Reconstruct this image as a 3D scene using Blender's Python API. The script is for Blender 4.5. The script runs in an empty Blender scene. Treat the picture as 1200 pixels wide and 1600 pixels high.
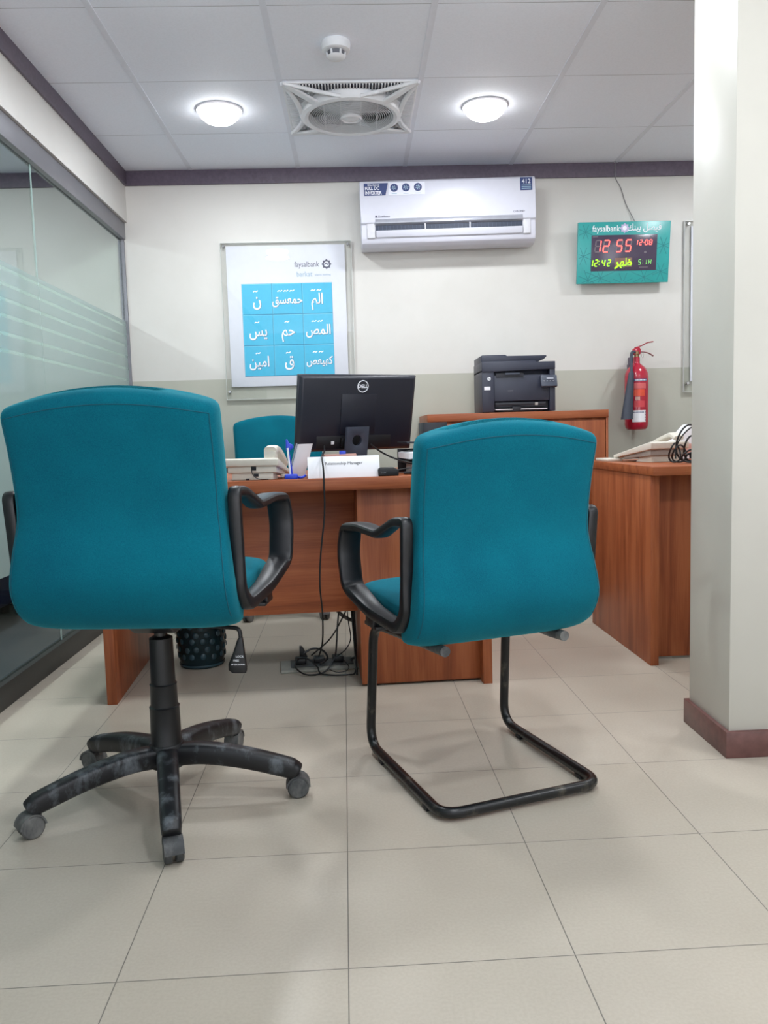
import bpy, bmesh, math, random
from math import sin, cos, pi, radians as R
from mathutils import Vector as V, Matrix

random.seed(7)
sc = bpy.context.scene
C = sc.collection

# ------------------------------------------------------------------ camera, world, exposure
F_PX, PITCH, YAW, ROLL, CAM_H = 1271.97, -0.0958, 0.0319, -0.0285, 0.9255
cy, sy, cp, sp = cos(YAW), sin(YAW), cos(PITCH), sin(PITCH)
fw = V((sy * cp, cy * cp, sp)); rt = V((cy, -sy, 0)); up = rt.cross(fw)
rt2 = rt * cos(ROLL) + up * sin(ROLL); up2 = up * cos(ROLL) - rt * sin(ROLL)
cam_d = bpy.data.cameras.new('camera'); cam = bpy.data.objects.new('camera', cam_d); C.objects.link(cam)
cam_d.sensor_fit = 'VERTICAL'; cam_d.sensor_height = 24; cam_d.lens = F_PX / 1600 * 24
cam_d.clip_start = 0.02
m = Matrix((rt2, up2, -fw)).transposed().to_4x4(); m.translation = V((0, 0, CAM_H)); cam.matrix_world = m
sc.camera = cam

WORLD_STRENGTH = 1.25
LAMP_W = 11.5
EXPOSURE = 0.09
w = bpy.data.worlds.new('world'); sc.world = w; w.use_nodes = True
bg = w.node_tree.nodes['Background']; bg.inputs[0].default_value = (0.86, 0.93, 1.0, 1); bg.inputs[1].default_value = WORLD_STRENGTH
# added fill through the open rear: dim above, bright below to lift the ceiling
_n = w.node_tree.nodes; _tc = _n.new('ShaderNodeTexCoord'); _sx = _n.new('ShaderNodeSeparateXYZ'); _rp = _n.new('ShaderNodeValToRGB')
w.node_tree.links.new(_tc.outputs['Generated'], _sx.inputs[0]); w.node_tree.links.new(_sx.outputs[2], _rp.inputs[0]); w.node_tree.links.new(_rp.outputs[0], bg.inputs[0])
_rp.color_ramp.elements[0].position = 0.0; _rp.color_ramp.elements[0].color = (3.9, 3.95, 4.2, 1)
_rp.color_ramp.elements[1].position = 0.06; _rp.color_ramp.elements[1].color = (0.52, 0.54, 0.58, 1)
sc.view_settings.view_transform = 'Standard'; sc.view_settings.look = 'None'
sc.view_settings.exposure = EXPOSURE; sc.view_settings.gamma = 1; sc.view_settings.use_curve_mapping = False
sc.cycles.use_denoising = True
sc.cycles.max_bounces = 9; sc.cycles.diffuse_bounces = 5; sc.cycles.transparent_max_bounces = 16
sc.cycles.caustics_reflective = False; sc.cycles.caustics_refractive = False
sc.cycles.sample_clamp_indirect = 6

# ------------------------------------------------------------------ materials
def s2l(c):
    return tuple(((x / 255 / 12.92) if x / 255 <= 0.04045 else ((x / 255 + 0.055) / 1.055) ** 2.4) for x in c) + (1,)

class NT:
    def __init__(s, name):
        s.m = bpy.data.materials.new(name); s.m.use_nodes = True; s.t = s.m.node_tree; s.n = s.t.nodes
        s.p = s.n['Principled BSDF']; s.out = s.n['Material Output']
    def add(s, kind, **kw):
        n = s.n.new('ShaderNode' + kind)
        for k, v in kw.items():
            if k.startswith('i_'):
                key = k[2:]; key = int(key) if key.isdigit() else key.replace('_', ' ')
                n.inputs[key].default_value = v
            else: setattr(n, k, v)
        return n
    def link(s, a, b): s.t.links.new(a, b)
    def coords(s, scale=(1, 1, 1), rot=(0, 0, 0), kind='Object'):
        tc = s.add('TexCoord'); mp = s.add('Mapping'); mp.inputs['Scale'].default_value = scale; mp.inputs['Rotation'].default_value = rot
        s.link(tc.outputs[kind], mp.inputs[0]); return mp.outputs[0]
    def ramp(s, fac, stops):
        r = s.add('ValToRGB'); e = r.color_ramp.elements
        while len(e) < len(stops): e.new(0.5)
        for el, (pos, col) in zip(e, stops): el.position = pos; el.color = col
        s.link(fac, r.inputs[0]); return r.outputs[0]

def mat(name, col, rough=0.5, metal=0.0, var=0.06, scale=30, bump=0.0, spec=0.5, coat=0.0, emit=None, es=0.0):
    t = NT(name); c = s2l(col)
    nz = t.add('TexNoise'); nz.inputs['Scale'].default_value = scale; nz.inputs['Detail'].default_value = 4
    t.link(t.coords(), nz.inputs['Vector'])
    lo = tuple(x * (1 - var) for x in c[:3]) + (1,); hi = tuple(min(1, x * (1 + var)) for x in c[:3]) + (1,)
    t.link(t.ramp(nz.outputs[0], [(0.3, lo), (0.7, hi)]), t.p.inputs['Base Color'])
    t.p.inputs['Roughness'].default_value = rough; t.p.inputs['Metallic'].default_value = metal
    t.p.inputs['Specular IOR Level'].default_value = spec; t.p.inputs['Coat Weight'].default_value = coat
    if bump:
        b = t.add('Bump'); b.inputs['Strength'].default_value = bump; b.inputs['Distance'].default_value = 0.002
        t.link(nz.outputs[0], b.inputs['Height']); t.link(b.outputs[0], t.p.inputs['Normal'])
    if emit:
        t.p.inputs['Emission Color'].default_value = s2l(emit); t.p.inputs['Emission Strength'].default_value = es
    return t.m

def mat_wood(name, rot=(0, 0, 0)):
    t = NT(name)
    v = t.coords((1, 1, 1), rot)
    mp = t.add('Mapping'); mp.inputs['Scale'].default_value = (14, 14, 1.1); t.link(v, mp.inputs[0])
    n1 = t.add('TexNoise'); n1.inputs['Scale'].default_value = 1.6; n1.inputs['Detail'].default_value = 5; n1.inputs['Distortion'].default_value = 0.6
    t.link(mp.outputs[0], n1.inputs['Vector'])
    mp2 = t.add('Mapping'); mp2.inputs['Scale'].default_value = (160, 160, 5); t.link(v, mp2.inputs[0])
    n2 = t.add('TexNoise'); n2.inputs['Scale'].default_value = 1.5; n2.inputs['Detail'].default_value = 3; t.link(mp2.outputs[0], n2.inputs['Vector'])
    mx = t.add('Math', operation='MULTIPLY_ADD'); t.link(n2.outputs[0], mx.inputs[0]); mx.inputs[1].default_value = 0.35
    t.link(n1.outputs[0], mx.inputs[2])
    col = t.ramp(mx.outputs[0], [(0.42, s2l((118, 58, 31))), (0.62, s2l((144, 76, 43))), (0.8, s2l((162, 92, 55)))])
    t.link(col, t.p.inputs['Base Color']); t.p.inputs['Roughness'].default_value = 0.42; t.p.inputs['Specular IOR Level'].default_value = 0.4
    return t.m

def mat_fabric(name):
    t = NT(name)
    v = t.coords()
    n1 = t.add('TexNoise'); n1.inputs['Scale'].default_value = 420; n1.inputs['Detail'].default_value = 2; t.link(v, n1.inputs['Vector'])
    n2 = t.add('TexNoise'); n2.inputs['Scale'].default_value = 5; n2.inputs['Detail'].default_value = 3; t.link(v, n2.inputs['Vector'])
    mx = t.add('Math', operation='MULTIPLY_ADD'); mx.inputs[1].default_value = 0.5; t.link(n1.outputs[0], mx.inputs[0])
    ml = t.add('Math', operation='MULTIPLY'); ml.inputs[1].default_value = 0.5; t.link(n2.outputs[0], ml.inputs[0]); t.link(ml.outputs[0], mx.inputs[2])
    col = t.ramp(mx.outputs[0], [(0.3, s2l((0, 80, 99))), (0.7, s2l((3, 107, 125)))])
    t.link(col, t.p.inputs['Base Color']); t.p.inputs['Roughness'].default_value = 0.9; t.p.inputs['Specular IOR Level'].default_value = 0.15
    t.p.inputs['Sheen Weight'].default_value = 0.35; t.p.inputs['Sheen Roughness'].default_value = 0.4
    t.p.inputs['Sheen Tint'].default_value = s2l((90, 210, 220))
    b = t.add('Bump'); b.inputs['Strength'].default_value = 0.25; b.inputs['Distance'].default_value = 0.001
    t.link(n1.outputs[0], b.inputs['Height']); t.link(b.outputs[0], t.p.inputs['Normal'])
    return t.m

def mat_floor():
    t = NT('floor_tiles')
    tc = t.add('TexCoord'); mp = t.add('Mapping', vector_type='TEXTURE')
    mp.inputs['Location'].default_value = (-0.4416 - 4.0 * cos(.0146) + 4 * sin(.0146), 1.3322 - 4.0 * cos(.0146) - 4 * sin(.0146), 0); mp.inputs['Rotation'].default_value = (0, 0, .0146)
    t.link(tc.outputs['Object'], mp.inputs[0])
    br = t.add('TexBrick', offset=0.0, squash=1.0)
    br.inputs['Scale'].default_value = 1; br.inputs['Brick Width'].default_value = 0.4; br.inputs['Row Height'].default_value = 0.4
    br.inputs['Mortar Size'].default_value = 0.0011; br.inputs['Mortar Smooth'].default_value = 0.1; br.inputs['Bias'].default_value = 0
    br.inputs['Color1'].default_value = s2l((190, 181, 168)); br.inputs['Color2'].default_value = s2l((186, 177, 163)); br.inputs['Mortar'].default_value = s2l((118, 113, 106))
    t.link(mp.outputs[0], br.inputs['Vector'])
    n = t.add('TexNoise'); n.inputs['Scale'].default_value = 3; n.inputs['Detail'].default_value = 6; t.link(tc.outputs['Object'], n.inputs['Vector'])
    n2 = t.add('TexNoise'); n2.inputs['Scale'].default_value = 160; n2.inputs['Detail'].default_value = 2; t.link(tc.outputs['Object'], n2.inputs['Vector'])
    g = t.ramp(n.outputs[0], [(0.2, (0.86, 0.85, 0.83, 1)), (0.8, (1, 1, 1, 1))])
    g2 = t.ramp(n2.outputs[0], [(0.35, (0.94, 0.93, 0.92, 1)), (0.65, (1, 1, 1, 1))])
    m1 = t.add('Mix', data_type='RGBA', blend_type='MULTIPLY'); m1.inputs[0].default_value = 1
    t.link(br.outputs[0], m1.inputs[6]); t.link(g, m1.inputs[7])
    m2 = t.add('Mix', data_type='RGBA', blend_type='MULTIPLY'); m2.inputs[0].default_value = 1
    t.link(m1.outputs[2], m2.inputs[6]); t.link(g2, m2.inputs[7])
    t.link(m2.outputs[2], t.p.inputs['Base Color'])
    r = t.ramp(n.outputs[0], [(0.1, (0.28, 0.28, 0.28, 1)), (0.9, (0.4, 0.4, 0.4, 1))]); t.link(r, t.p.inputs['Roughness'])
    t.p.inputs['Specular IOR Level'].default_value = 0.5
    b = t.add('Bump'); b.inputs['Strength'].default_value = 0.3; b.inputs['Distance'].default_value = 0.001; b.invert = True
    t.link(br.outputs['Fac'], b.inputs['Height']); t.link(b.outputs[0], t.p.inputs['Normal'])
    return t.m

def mat_ceiling():
    t = NT('ceiling_tiles')
    tc = t.add('TexCoord'); mp = t.add('Mapping', vector_type='TEXTURE'); mp.inputs['Location'].default_value = (-0.8757 - 6, 3.005 - 6, 0)
    t.link(tc.outputs['Object'], mp.inputs[0])
    br = t.add('TexBrick', offset=0.0, squash=1.0)
    br.inputs['Scale'].default_value = 1; br.inputs['Brick Width'].default_value = 0.6; br.inputs['Row Height'].default_value = 0.6
    br.inputs['Mortar Size'].default_value = 0.0015; br.inputs['Mortar Smooth'].default_value = 0.2
    br.inputs['Color1'].default_value = s2l((240, 245, 255)); br.inputs['Color2'].default_value = s2l((237, 242, 252)); br.inputs['Mortar'].default_value = s2l((150, 152, 160))
    t.link(mp.outputs[0], br.inputs['Vector'])
    n2 = t.add('TexNoise'); n2.inputs['Scale'].default_value = 120; n2.inputs['Detail'].default_value = 4; t.link(tc.outputs['Object'], n2.inputs['Vector'])
    g2 = t.ramp(n2.outputs[0], [(0.3, (0.96, 0.96, 0.96, 1)), (0.6, (1, 1, 1, 1))])
    m2 = t.add('Mix', data_type='RGBA', blend_type='MULTIPLY'); m2.inputs[0].default_value = 1
    t.link(br.outputs[0], m2.inputs[6]); t.link(g2, m2.inputs[7]); t.link(m2.outputs[2], t.p.inputs['Base Color'])
    t.p.inputs['Roughness'].default_value = 0.7
    b = t.add('Bump'); b.inputs['Strength'].default_value = 0.2; b.inputs['Distance'].default_value = 0.002
    t.link(n2.outputs[0], b.inputs['Height']); t.link(b.outputs[0], t.p.inputs['Normal'])
    return t.m

def mat_wall(name='wall_paint', split=1.262):
    t = NT(name)
    tc = t.add('TexCoord'); sx = t.add('SeparateXYZ'); t.link(tc.outputs['Object'], sx.inputs[0])
    gt = t.add('Math', operation='GREATER_THAN'); gt.inputs[1].default_value = split; t.link(sx.outputs[2], gt.inputs[0])
    mx = t.add('Mix', data_type='RGBA'); t.link(gt.outputs[0], mx.inputs[0])
    mx.inputs[6].default_value = s2l((176, 176, 164)); mx.inputs[7].default_value = s2l((206, 204, 199))
    n = t.add('TexNoise'); n.inputs['Scale'].default_value = 2.2; n.inputs['Detail'].default_value = 8; n.inputs['Roughness'].default_value = 0.6; t.link(tc.outputs['Object'], n.inputs['Vector'])
    g = t.ramp(n.outputs[0], [(0.3, (0.93, 0.93, 0.92, 1)), (0.6, (1, 1, 1, 1))])
    m2 = t.add('Mix', data_type='RGBA', blend_type='MULTIPLY'); m2.inputs[0].default_value = 1
    t.link(mx.outputs[2], m2.inputs[6]); t.link(g, m2.inputs[7]); t.link(m2.outputs[2], t.p.inputs['Base Color'])
    t.p.inputs['Roughness'].default_value = 0.5
    return t.m

def mat_glass(name, tint=(0.93, 0.98, 0.96, 1), ior=1.5, film=0.0, filmcol=(0.6, 0.7, 0.66, 1), rough=0.0):
    t = NT(name); t.n.remove(t.p)
    tr = t.add('BsdfTransparent'); tr.inputs[0].default_value = tint
    base = tr.outputs[0]
    if film:
        df = t.add('BsdfDiffuse'); df.inputs[0].default_value = filmcol
        tl = t.add('BsdfTranslucent'); tl.inputs[0].default_value = filmcol
        md = t.add('MixShader'); md.inputs[0].default_value = 0.35; t.link(df.outputs[0], md.inputs[1]); t.link(tl.outputs[0], md.inputs[2])
        mf = t.add('MixShader'); mf.inputs[0].default_value = film; t.link(base, mf.inputs[1]); t.link(md.outputs[0], mf.inputs[2]); base = mf.outputs[0]
    gl = t.add('BsdfGlossy'); gl.inputs['Roughness'].default_value = rough
    fr = t.add('Fresnel'); fr.inputs[0].default_value = ior
    nz = t.add('TexNoise'); nz.inputs['Scale'].default_value = 2.0; t.link(t.coords(), nz.inputs['Vector'])
    bp = t.add('Bump'); bp.inputs['Strength'].default_value = 0.02; bp.inputs['Distance'].default_value = 0.001; t.link(nz.outputs[0], bp.inputs['Height'])
    t.link(bp.outputs[0], gl.inputs['Normal'])
    ge = t.add('NewGeometry'); iv = t.add('Math', operation='SUBTRACT'); iv.inputs[0].default_value = 1; t.link(ge.outputs['Backfacing'], iv.inputs[1])
    mu = t.add('Math', operation='MULTIPLY'); t.link(fr.outputs[0], mu.inputs[0]); t.link(iv.outputs[0], mu.inputs[1])
    mx = t.add('MixShader'); t.link(mu.outputs[0], mx.inputs[0]); t.link(base, mx.inputs[1]); t.link(gl.outputs[0], mx.inputs[2])
    t.link(mx.outputs[0], t.out.inputs[0]); return t.m

def mat_worn(name, col, dust, amount=0.5, rough=0.5):
    t = NT(name)
    n = t.add('TexNoise'); n.inputs['Scale'].default_value = 22; n.inputs['Detail'].default_value = 7; n.inputs['Roughness'].default_value = 0.65
    t.link(t.coords((1, 1, 0.5)), n.inputs['Vector'])
    t.link(t.ramp(n.outputs[0], [(0.5 - amount * 0.15, s2l(col)), (0.75 - amount * 0.15, s2l(dust))]), t.p.inputs['Base Color'])
    t.p.inputs['Roughness'].default_value = rough
    return t.m

def mat_emit(name, col, st):
    t = NT(name); t.p.inputs['Base Color'].default_value = s2l(col); t.p.inputs['Emission Color'].default_value = s2l(col); t.p.inputs['Emission Strength'].default_value = st
    n = t.add('TexNoise'); n.inputs['Scale'].default_value = 3
    t.link(t.coords(), n.inputs['Vector']); t.link(t.ramp(n.outputs[0], [(0, (.5, .5, .5, 1)), (1, (.5, .5, .5, 1))]), t.p.inputs['Roughness'])
    return t.m

M = dict(
    floor=mat_floor(), ceiling=mat_ceiling(), wall=mat_wall(), header=mat('header_paint', (200, 198, 194), 0.5, scale=4, var=0.03),
    column=mat('column_gloss_paint', (192, 189, 180), 0.42, scale=3, var=0.04, bump=0.15, spec=0.3),
    trim=mat('dark_mauve_trim', (92, 82, 96), 0.5, scale=60, var=0.15),
    skirt=mat('maroon_skirting_tile', (104, 70, 66), 0.35, scale=40, var=0.18),
    alu=mat('grey_aluminium', (128, 128, 134), 0.4, 0.5, scale=8), blackframe=mat('black_frame', (38, 38, 37), 0.45, scale=20),
    wood=mat_wood('cherry_laminate'), woodh=mat_wood('cherry_laminate_across', (0, R(90), 0)),
    fabric=mat_fabric('teal_chair_fabric'), seam=mat('teal_seam', (0, 76, 92), 0.9),
    plastic=mat('black_plastic', (13, 14, 18), 0.42, scale=80, bump=0.05), plast2=mat_worn('scuffed_black_plastic', (13, 14, 18), (30, 31, 36), 0.0, 0.4),
    caster=mat_worn('dusty_caster_plastic', (58, 60, 62), (112, 112, 110), 0.8, 0.6), basearm=mat_worn('worn_base_plastic', (16, 17, 21), (104, 110, 116), 0.0, 0.45),
    metalblack=mat_worn('chipped_black_tube', (12, 13, 16), (120, 112, 100), -0.35, 0.3),
    white=mat('white_board', (220, 222, 232), 0.7, var=0.015), acw=mat('white_gloss_casing', (204, 205, 216), 0.3, var=0.01, coat=0.0),
    silver=mat('silver_strip', (168, 170, 180), 0.3, 0.3), acrylic=mat_glass('clear_acrylic', (0.985, 0.988, 0.985, 1)), chrome=mat('chrome', (200, 200, 200), 0.15, 1.0),
    navy=mat('navy_sticker', (46, 62, 110), 0.4), darkgrey=mat('dark_grey_print', (84, 84, 104), 0.6), palegrey=mat('pale_blue_grey_print', (150, 178, 196), 0.6),
    dark=mat('dark_interior', (48, 56, 74), 0.6), cyan=mat('cyan_print', (58, 178, 216), 0.45, scale=50, var=0.03), cyand=mat('deep_cyan_line', (20, 118, 160), 0.5),
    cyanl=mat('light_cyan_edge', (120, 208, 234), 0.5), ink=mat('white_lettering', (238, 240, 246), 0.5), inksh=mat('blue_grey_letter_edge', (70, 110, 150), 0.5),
    ivory=mat('ivory_plastic', (212, 206, 194), 0.4, var=0.03), ivoryd=mat('grey_phone_plastic', (158, 154, 148), 0.45), fanw=mat('fan_white_plastic', (220, 222, 226), 0.4, var=0.02),
    fand=mat('fan_dark_gap', (92, 98, 114), 0.7), fang=mat('fan_disc_grey', (178, 182, 190), 0.6),
    monitor=mat('charcoal_plastic', (26, 28, 40), 0.38, var=0.03), monst=mat('slate_plastic', (62, 68, 82), 0.45), printer=mat('black_printer_casing', (42, 46, 62), 0.42, var=0.03),
    printd=mat('printer_recess', (22, 24, 34), 0.5), paper=mat('paper', (232, 232, 236), 0.7, var=0.01), blue=mat('blue_plastic', (30, 62, 196), 0.35),
    red=mat('red_gloss_paint', (170, 30, 54), 0.22, var=0.04, coat=0.4), horn=mat('horn_black_plastic', (52, 58, 72), 0.5), orange=mat('orange_print', (214, 78, 52), 0.5), brass=mat('brass_valve', (150, 120, 90), 0.35, 0.7),
    tealb=mat('teal_clock_face', (48, 156, 154), 0.3, scale=14, var=0.05), teald=mat('darker_teal_pattern', (24, 122, 124), 0.4), screen=mat('clock_screen', (72, 62, 82), 0.2, var=0.05),
    seg=mat('unlit_segment', (112, 104, 112), 0.5), rled=mat_emit('red_digits', (255, 92, 84), 2.2), gled=mat_emit('green_digits', (150, 255, 20), 1.6), gdim=mat_emit('dim_green_digits', (120, 200, 100), 0.7),
    lilac=mat('lilac_print', (190, 180, 214), 0.5),
    cable=mat('black_cable', (22, 22, 25), 0.45), conduit=mat('grey_brown_conduit', (84, 78, 72), 0.5), fbox=mat('grey_floor_box', (150, 150, 142), 0.5, scale=40, var=0.15),
    bin=mat_glass('tinted_bin_plastic', (0.30, 0.42, 0.46, 1), 1.45, 0.5, s2l((34, 66, 76)), 0.15),
    cell=mat('pale_blue_green_cells', (42, 68, 78), 0.2), lamp=mat_emit('lamp_diffuser', (255, 255, 255), 14.0), lamprim=mat('lamp_rim', (238, 238, 242), 0.4),
    glass=mat_glass('partition_glass', (0.90, 0.95, 0.93, 1)), film=mat_glass('frosted_partition_glass', (0.55, 0.66, 0.63, 1), 1.5, 0.66, (0.50, 0.60, 0.58, 1), 0.06),
    sfilm=mat_glass('clear_stripe_glass', (0.8, 0.9, 0.86, 1), 1.5, 0.3, (0.62, 0.74, 0.70, 1), 0.02),
    navyfab=mat('navy_upholstery', (32, 34, 84), 0.8), carpet=mat('dark_blue_floor', (52, 60, 66), 0.7, scale=60, var=0.15),
    pink=mat('pinkish_wood', (196, 150, 138), 0.6), greytext=mat('grey_text', (120, 120, 124), 0.7),
)

# ------------------------------------------------------------------ geometry helpers
def catmull(P, n=8, closed=False):
    P = [V(p) for p in P]; out = []; N = len(P)
    rng = range(N if closed else N - 1)
    for i in rng:
        if closed: a, b, c, d = P[i - 1], P[i], P[(i + 1) % N], P[(i + 2) % N]
        else: a, b, c, d = P[max(i - 1, 0)], P[i], P[i + 1], P[min(i + 2, N - 1)]
        for k in range(n):
            t = k / n
            out.append(0.5 * ((2 * b) + (c - a) * t + (2 * a - 5 * b + 4 * c - d) * t * t + (3 * b - a - 3 * c + d) * t ** 3))
    if not closed: out.append(P[-1])
    return out

def fillet(P, r, n=6, closed=False):
    P = [V(p) for p in P]; out = []; N = len(P)
    for i in range(N):
        if not closed and i in (0, N - 1): out.append(P[i]); continue
        a, b, c = P[i - 1], P[i], P[(i + 1) % N]
        rr = r[i] if isinstance(r, (list, tuple)) else r
        la, lc = (a - b).length, (c - b).length
        d = min(rr, la * 0.48, lc * 0.48)
        p0 = b + (a - b).normalized() * d; p2 = b + (c - b).normalized() * d
        for k in range(n + 1):
            t = k / n; out.append(p0 * (1 - t) ** 2 + b * 2 * t * (1 - t) + p2 * t * t)
    return out

class MB:
    def __init__(s): s.v = []; s.f = []
    def add(s, vs, fs):
        o = len(s.v); s.v += [V(p) for p in vs]; s.f += [tuple(i + o for i in f) for f in fs]; return s
    def box(s, c, d, rot=None, mtx=None):
        hx, hy, hz = d[0] / 2, d[1] / 2, d[2] / 2
        vs = [V((x, y, z)) for z in (-hz, hz) for y in (-hy, hy) for x in (-hx, hx)]
        if rot: r = rot.to_3x3() if hasattr(rot, 'to_3x3') else rot; vs = [r @ p for p in vs]
        vs = [p + V(c) for p in vs]
        return s.add(vs, [(0, 2, 3, 1), (4, 5, 7, 6), (0, 1, 5, 4), (2, 6, 7, 3), (0, 4, 6, 2), (1, 3, 7, 5)])
    def b2(s, x0, x1, y0, y1, z0, z1):
        return s.box(((x0 + x1) / 2, (y0 + y1) / 2, (z0 + z1) / 2), (abs(x1 - x0), abs(y1 - y0), abs(z1 - z0)))
    def loft(s, rings, caps=True, closed=False):
        o = len(s.v); n = len(rings[0])
        for r in rings: s.v += [V(p) for p in r]
        L = len(rings)
        for i in range(L if closed else L - 1):
            a = o + i * n; b = o + ((i + 1) % L) * n
            for k in range(n):
                k2 = (k + 1) % n; s.f.append((a + k, a + k2, b + k2, b + k))
        if caps and not closed:
            s.f.append(tuple(o + k for k in range(n))[::-1]); s.f.append(tuple(o + (L - 1) * n + k for k in range(n)))
        return s
    def tube(s, P, r, n=10, closed=False):
        P = [V(p) for p in P]; L = len(P); rings = []; prev = None
        for i, p in enumerate(P):
            if closed: t = (P[(i + 1) % L] - P[i - 1]).normalized()
            else: t = (P[min(i + 1, L - 1)] - P[max(i - 1, 0)]).normalized()
            if prev is None:
                u = t.cross(V((0, 0, 1)));
                if u.length < 0.1: u = t.cross(V((1, 0, 0)))
            else: u = prev - t * prev.dot(t)
            u.normalize(); prev = u; w_ = t.cross(u)
            rr = r(i / (L - 1)) if callable(r) else r
            rings.append([p + (u * cos(2 * pi * k / n) + w_ * sin(2 * pi * k / n)) * rr for k in range(n)])
        return s.loft(rings, True, closed)
    def band(s, P, lat, wid, thk, n=12, e=4, closed=False):
        """sweep a rounded-rectangle section; lat = lateral direction, wid/thk functions or numbers"""
        P = [V(p) for p in P]; L = len(P); rings = []; lat = V(lat)
        for i, p in enumerate(P):
            t = (P[(i + 1) % L] - P[i - 1]).normalized() if closed else (P[min(i + 1, L - 1)] - P[max(i - 1, 0)]).normalized()
            a = (lat - t * lat.dot(t)).normalized(); b = t.cross(a)
            W = wid(i / L) if callable(wid) else wid; T = thk(i / L) if callable(thk) else thk
            ring = []
            for k in range(n):
                q = 2 * pi * k / n + pi / n; cx, sx = cos(q), sin(q)
                ring.append(p + a * (abs(cx) ** (2 / e) * (1 if cx > 0 else -1)) * W / 2 + b * (abs(sx) ** (2 / e) * (1 if sx > 0 else -1)) * T / 2)
            rings.append(ring)
        return s.loft(rings, True, closed)
    def lathe(s, prof, c=(0, 0, 0), n=28, axis='z', caps=True):
        rings = []
        for r, h in prof:
            ring = []
            for k in range(n):
                q = 2 * pi * k / n
                if axis == 'z': p = V((r * cos(q), r * sin(q), h))
                elif axis == 'y': p = V((r * cos(q), h, -r * sin(q)))
                else: p = V((h, r * cos(q), r * sin(q)))
                ring.append(p + V(c))
            rings.append(ring)
        return s.loft(rings, caps)
    def prism(s, pts, d0, d1, plane='yz'):
        """2D outline extruded; plane yz -> along x, xz -> along y, xy -> along z"""
        def mk(a, b, d): return {'yz': V((d, a, b)), 'xz': V((a, d, b)), 'xy': V((a, b, d))}[plane]
        return s.loft([[mk(a, b, d0) for a, b in pts], [mk(a, b, d1) for a, b in pts]])
    def xf(s, mtx):
        s.v = [mtx @ p for p in s.v]; return s
    def build(s, name, material, parent=None, bevel=0.0, seg=2, smooth=True, sub=0, label=None):
        me = bpy.data.meshes.new(name); bm = bmesh.new()
        vs = [bm.verts.new(p) for p in s.v]
        for f in s.f:
            try: bm.faces.new([vs[i] for i in f])
            except ValueError: pass
        bmesh.ops.remove_doubles(bm, verts=bm.verts, dist=1e-6)
        bmesh.ops.recalc_face_normals(bm, faces=bm.faces)
        if bevel:
            ed = [e for e in bm.edges if len(e.link_faces) == 2 and e.calc_face_angle(0) > R(28)]
            bmesh.ops.bevel(bm, geom=ed, offset=bevel, segments=seg, profile=0.5, affect='EDGES', clamp_overlap=True)
        bm.to_mesh(me); bm.free()
        if smooth:
            me.shade_smooth(); me.set_sharp_from_angle(angle=R(32))
        me.materials.append(material)
        o = bpy.data.objects.new(name, me); C.objects.link(o)
        if parent is not None: o.parent = parent
        if label: o['label'] = label
        return o

def tag(o, label, cat, group=None):
    o['label'] = label; o['category'] = cat
    if group: o['group'] = group
    return o
def thing(name, label, cat, loc=(0, 0, 0), rz=0, group=None, rot=None):
    o = bpy.data.objects.new(name, None); C.objects.link(o); o.empty_display_size = 0.05
    o.location = loc; o.rotation_euler = rot if rot else (0, 0, rz)
    return tag(o, label, cat, group)
def struct(name, mb, m, bevel=0, parent=None, **k):
    o = mb.build(name, m, parent, bevel, **k)
    if parent is None: o['kind'] = 'structure'
    return o
def copy_tree(o, parent=None):
    c = o.copy(); C.objects.link(c)
    if parent is not None: c.parent = parent
    for ch in list(o.children): copy_tree(ch, c)
    return c

def text_mb(body, size, mtx, align='CENTER', extrude=0.0004, sx=1.0, bold=0.0, shear=0.0):
    cu = bpy.data.curves.new('t', 'FONT'); cu.body = body; cu.size = size; cu.align_x = align; cu.align_y = 'CENTER'
    cu.extrude = extrude; cu.offset = bold; cu.resolution_u = 3; cu.shear = shear
    ob = bpy.data.objects.new('t', cu); C.objects.link(ob)
    bpy.context.view_layer.update()
    me = bpy.data.meshes.new_from_object(ob.evaluated_get(bpy.context.evaluated_depsgraph_get()))
    mb = MB(); mb.add([mtx @ V((v.co.x * sx, v.co.y, v.co.z)) for v in me.vertices], [tuple(p.vertices) for p in me.polygons])
    bpy.data.objects.remove(ob); bpy.data.curves.remove(cu); bpy.data.meshes.remove(me)
    return mb
FRONT = Matrix.Rotation(R(90), 4, 'X')          # text standing up, readable from -Y
def fr(x, y, z): return Matrix.Translation((x, y, z)) @ FRONT
def letters(name, body, size, mtx, m, parent, **k):
    return text_mb(body, size, mtx, **k).build(name, m, parent, smooth=False)
def ar(s): return s[::-1]
def star(mb, cx, cz, r0, r1, y0, y1, n=8):
    pts = [((r0 if k % 2 == 0 else r1) * cos(pi * k / n) + cx, (r0 if k % 2 == 0 else r1) * sin(pi * k / n) + cz) for k in range(2 * n)]
    return mb.prism(pts, y0, y1, 'xz')

# ------------------------------------------------------------------ the room
HC, D = 2.423, 4.753
XL, XR, YB = -1.245, 3.2, -2.6
GX = -1.27
struct('floor', MB().b2(GX, XR + 0.2, YB, D + 0.2, -0.1, 0), M['floor'], smooth=False)
struct('floor_beyond_glass', MB().b2(-4.4, GX, YB, D + 0.2, -0.1, 0), M['carpet'], smooth=False)
struct('ceiling', MB().b2(-4.4, XR + 0.2, YB, D + 0.2, HC, HC + 0.1), M['ceiling'], smooth=False)
struct('wall_back', MB().b2(-4.4, XR + 0.2, D, D + 0.2, 0, HC), M['wall'], smooth=False)
struct('wall_right', MB().b2(XR, XR + 0.2, YB, D, 0, HC), M['wall'], smooth=False)
struct('wall_far_left', MB().b2(-4.6, -4.4, YB, D + 0.2, 0, HC), M['wall'], smooth=False)
struct('wall_left', MB().b2(-1.34, XL, YB, D, 2.146, HC), M['header'], smooth=False)
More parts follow.
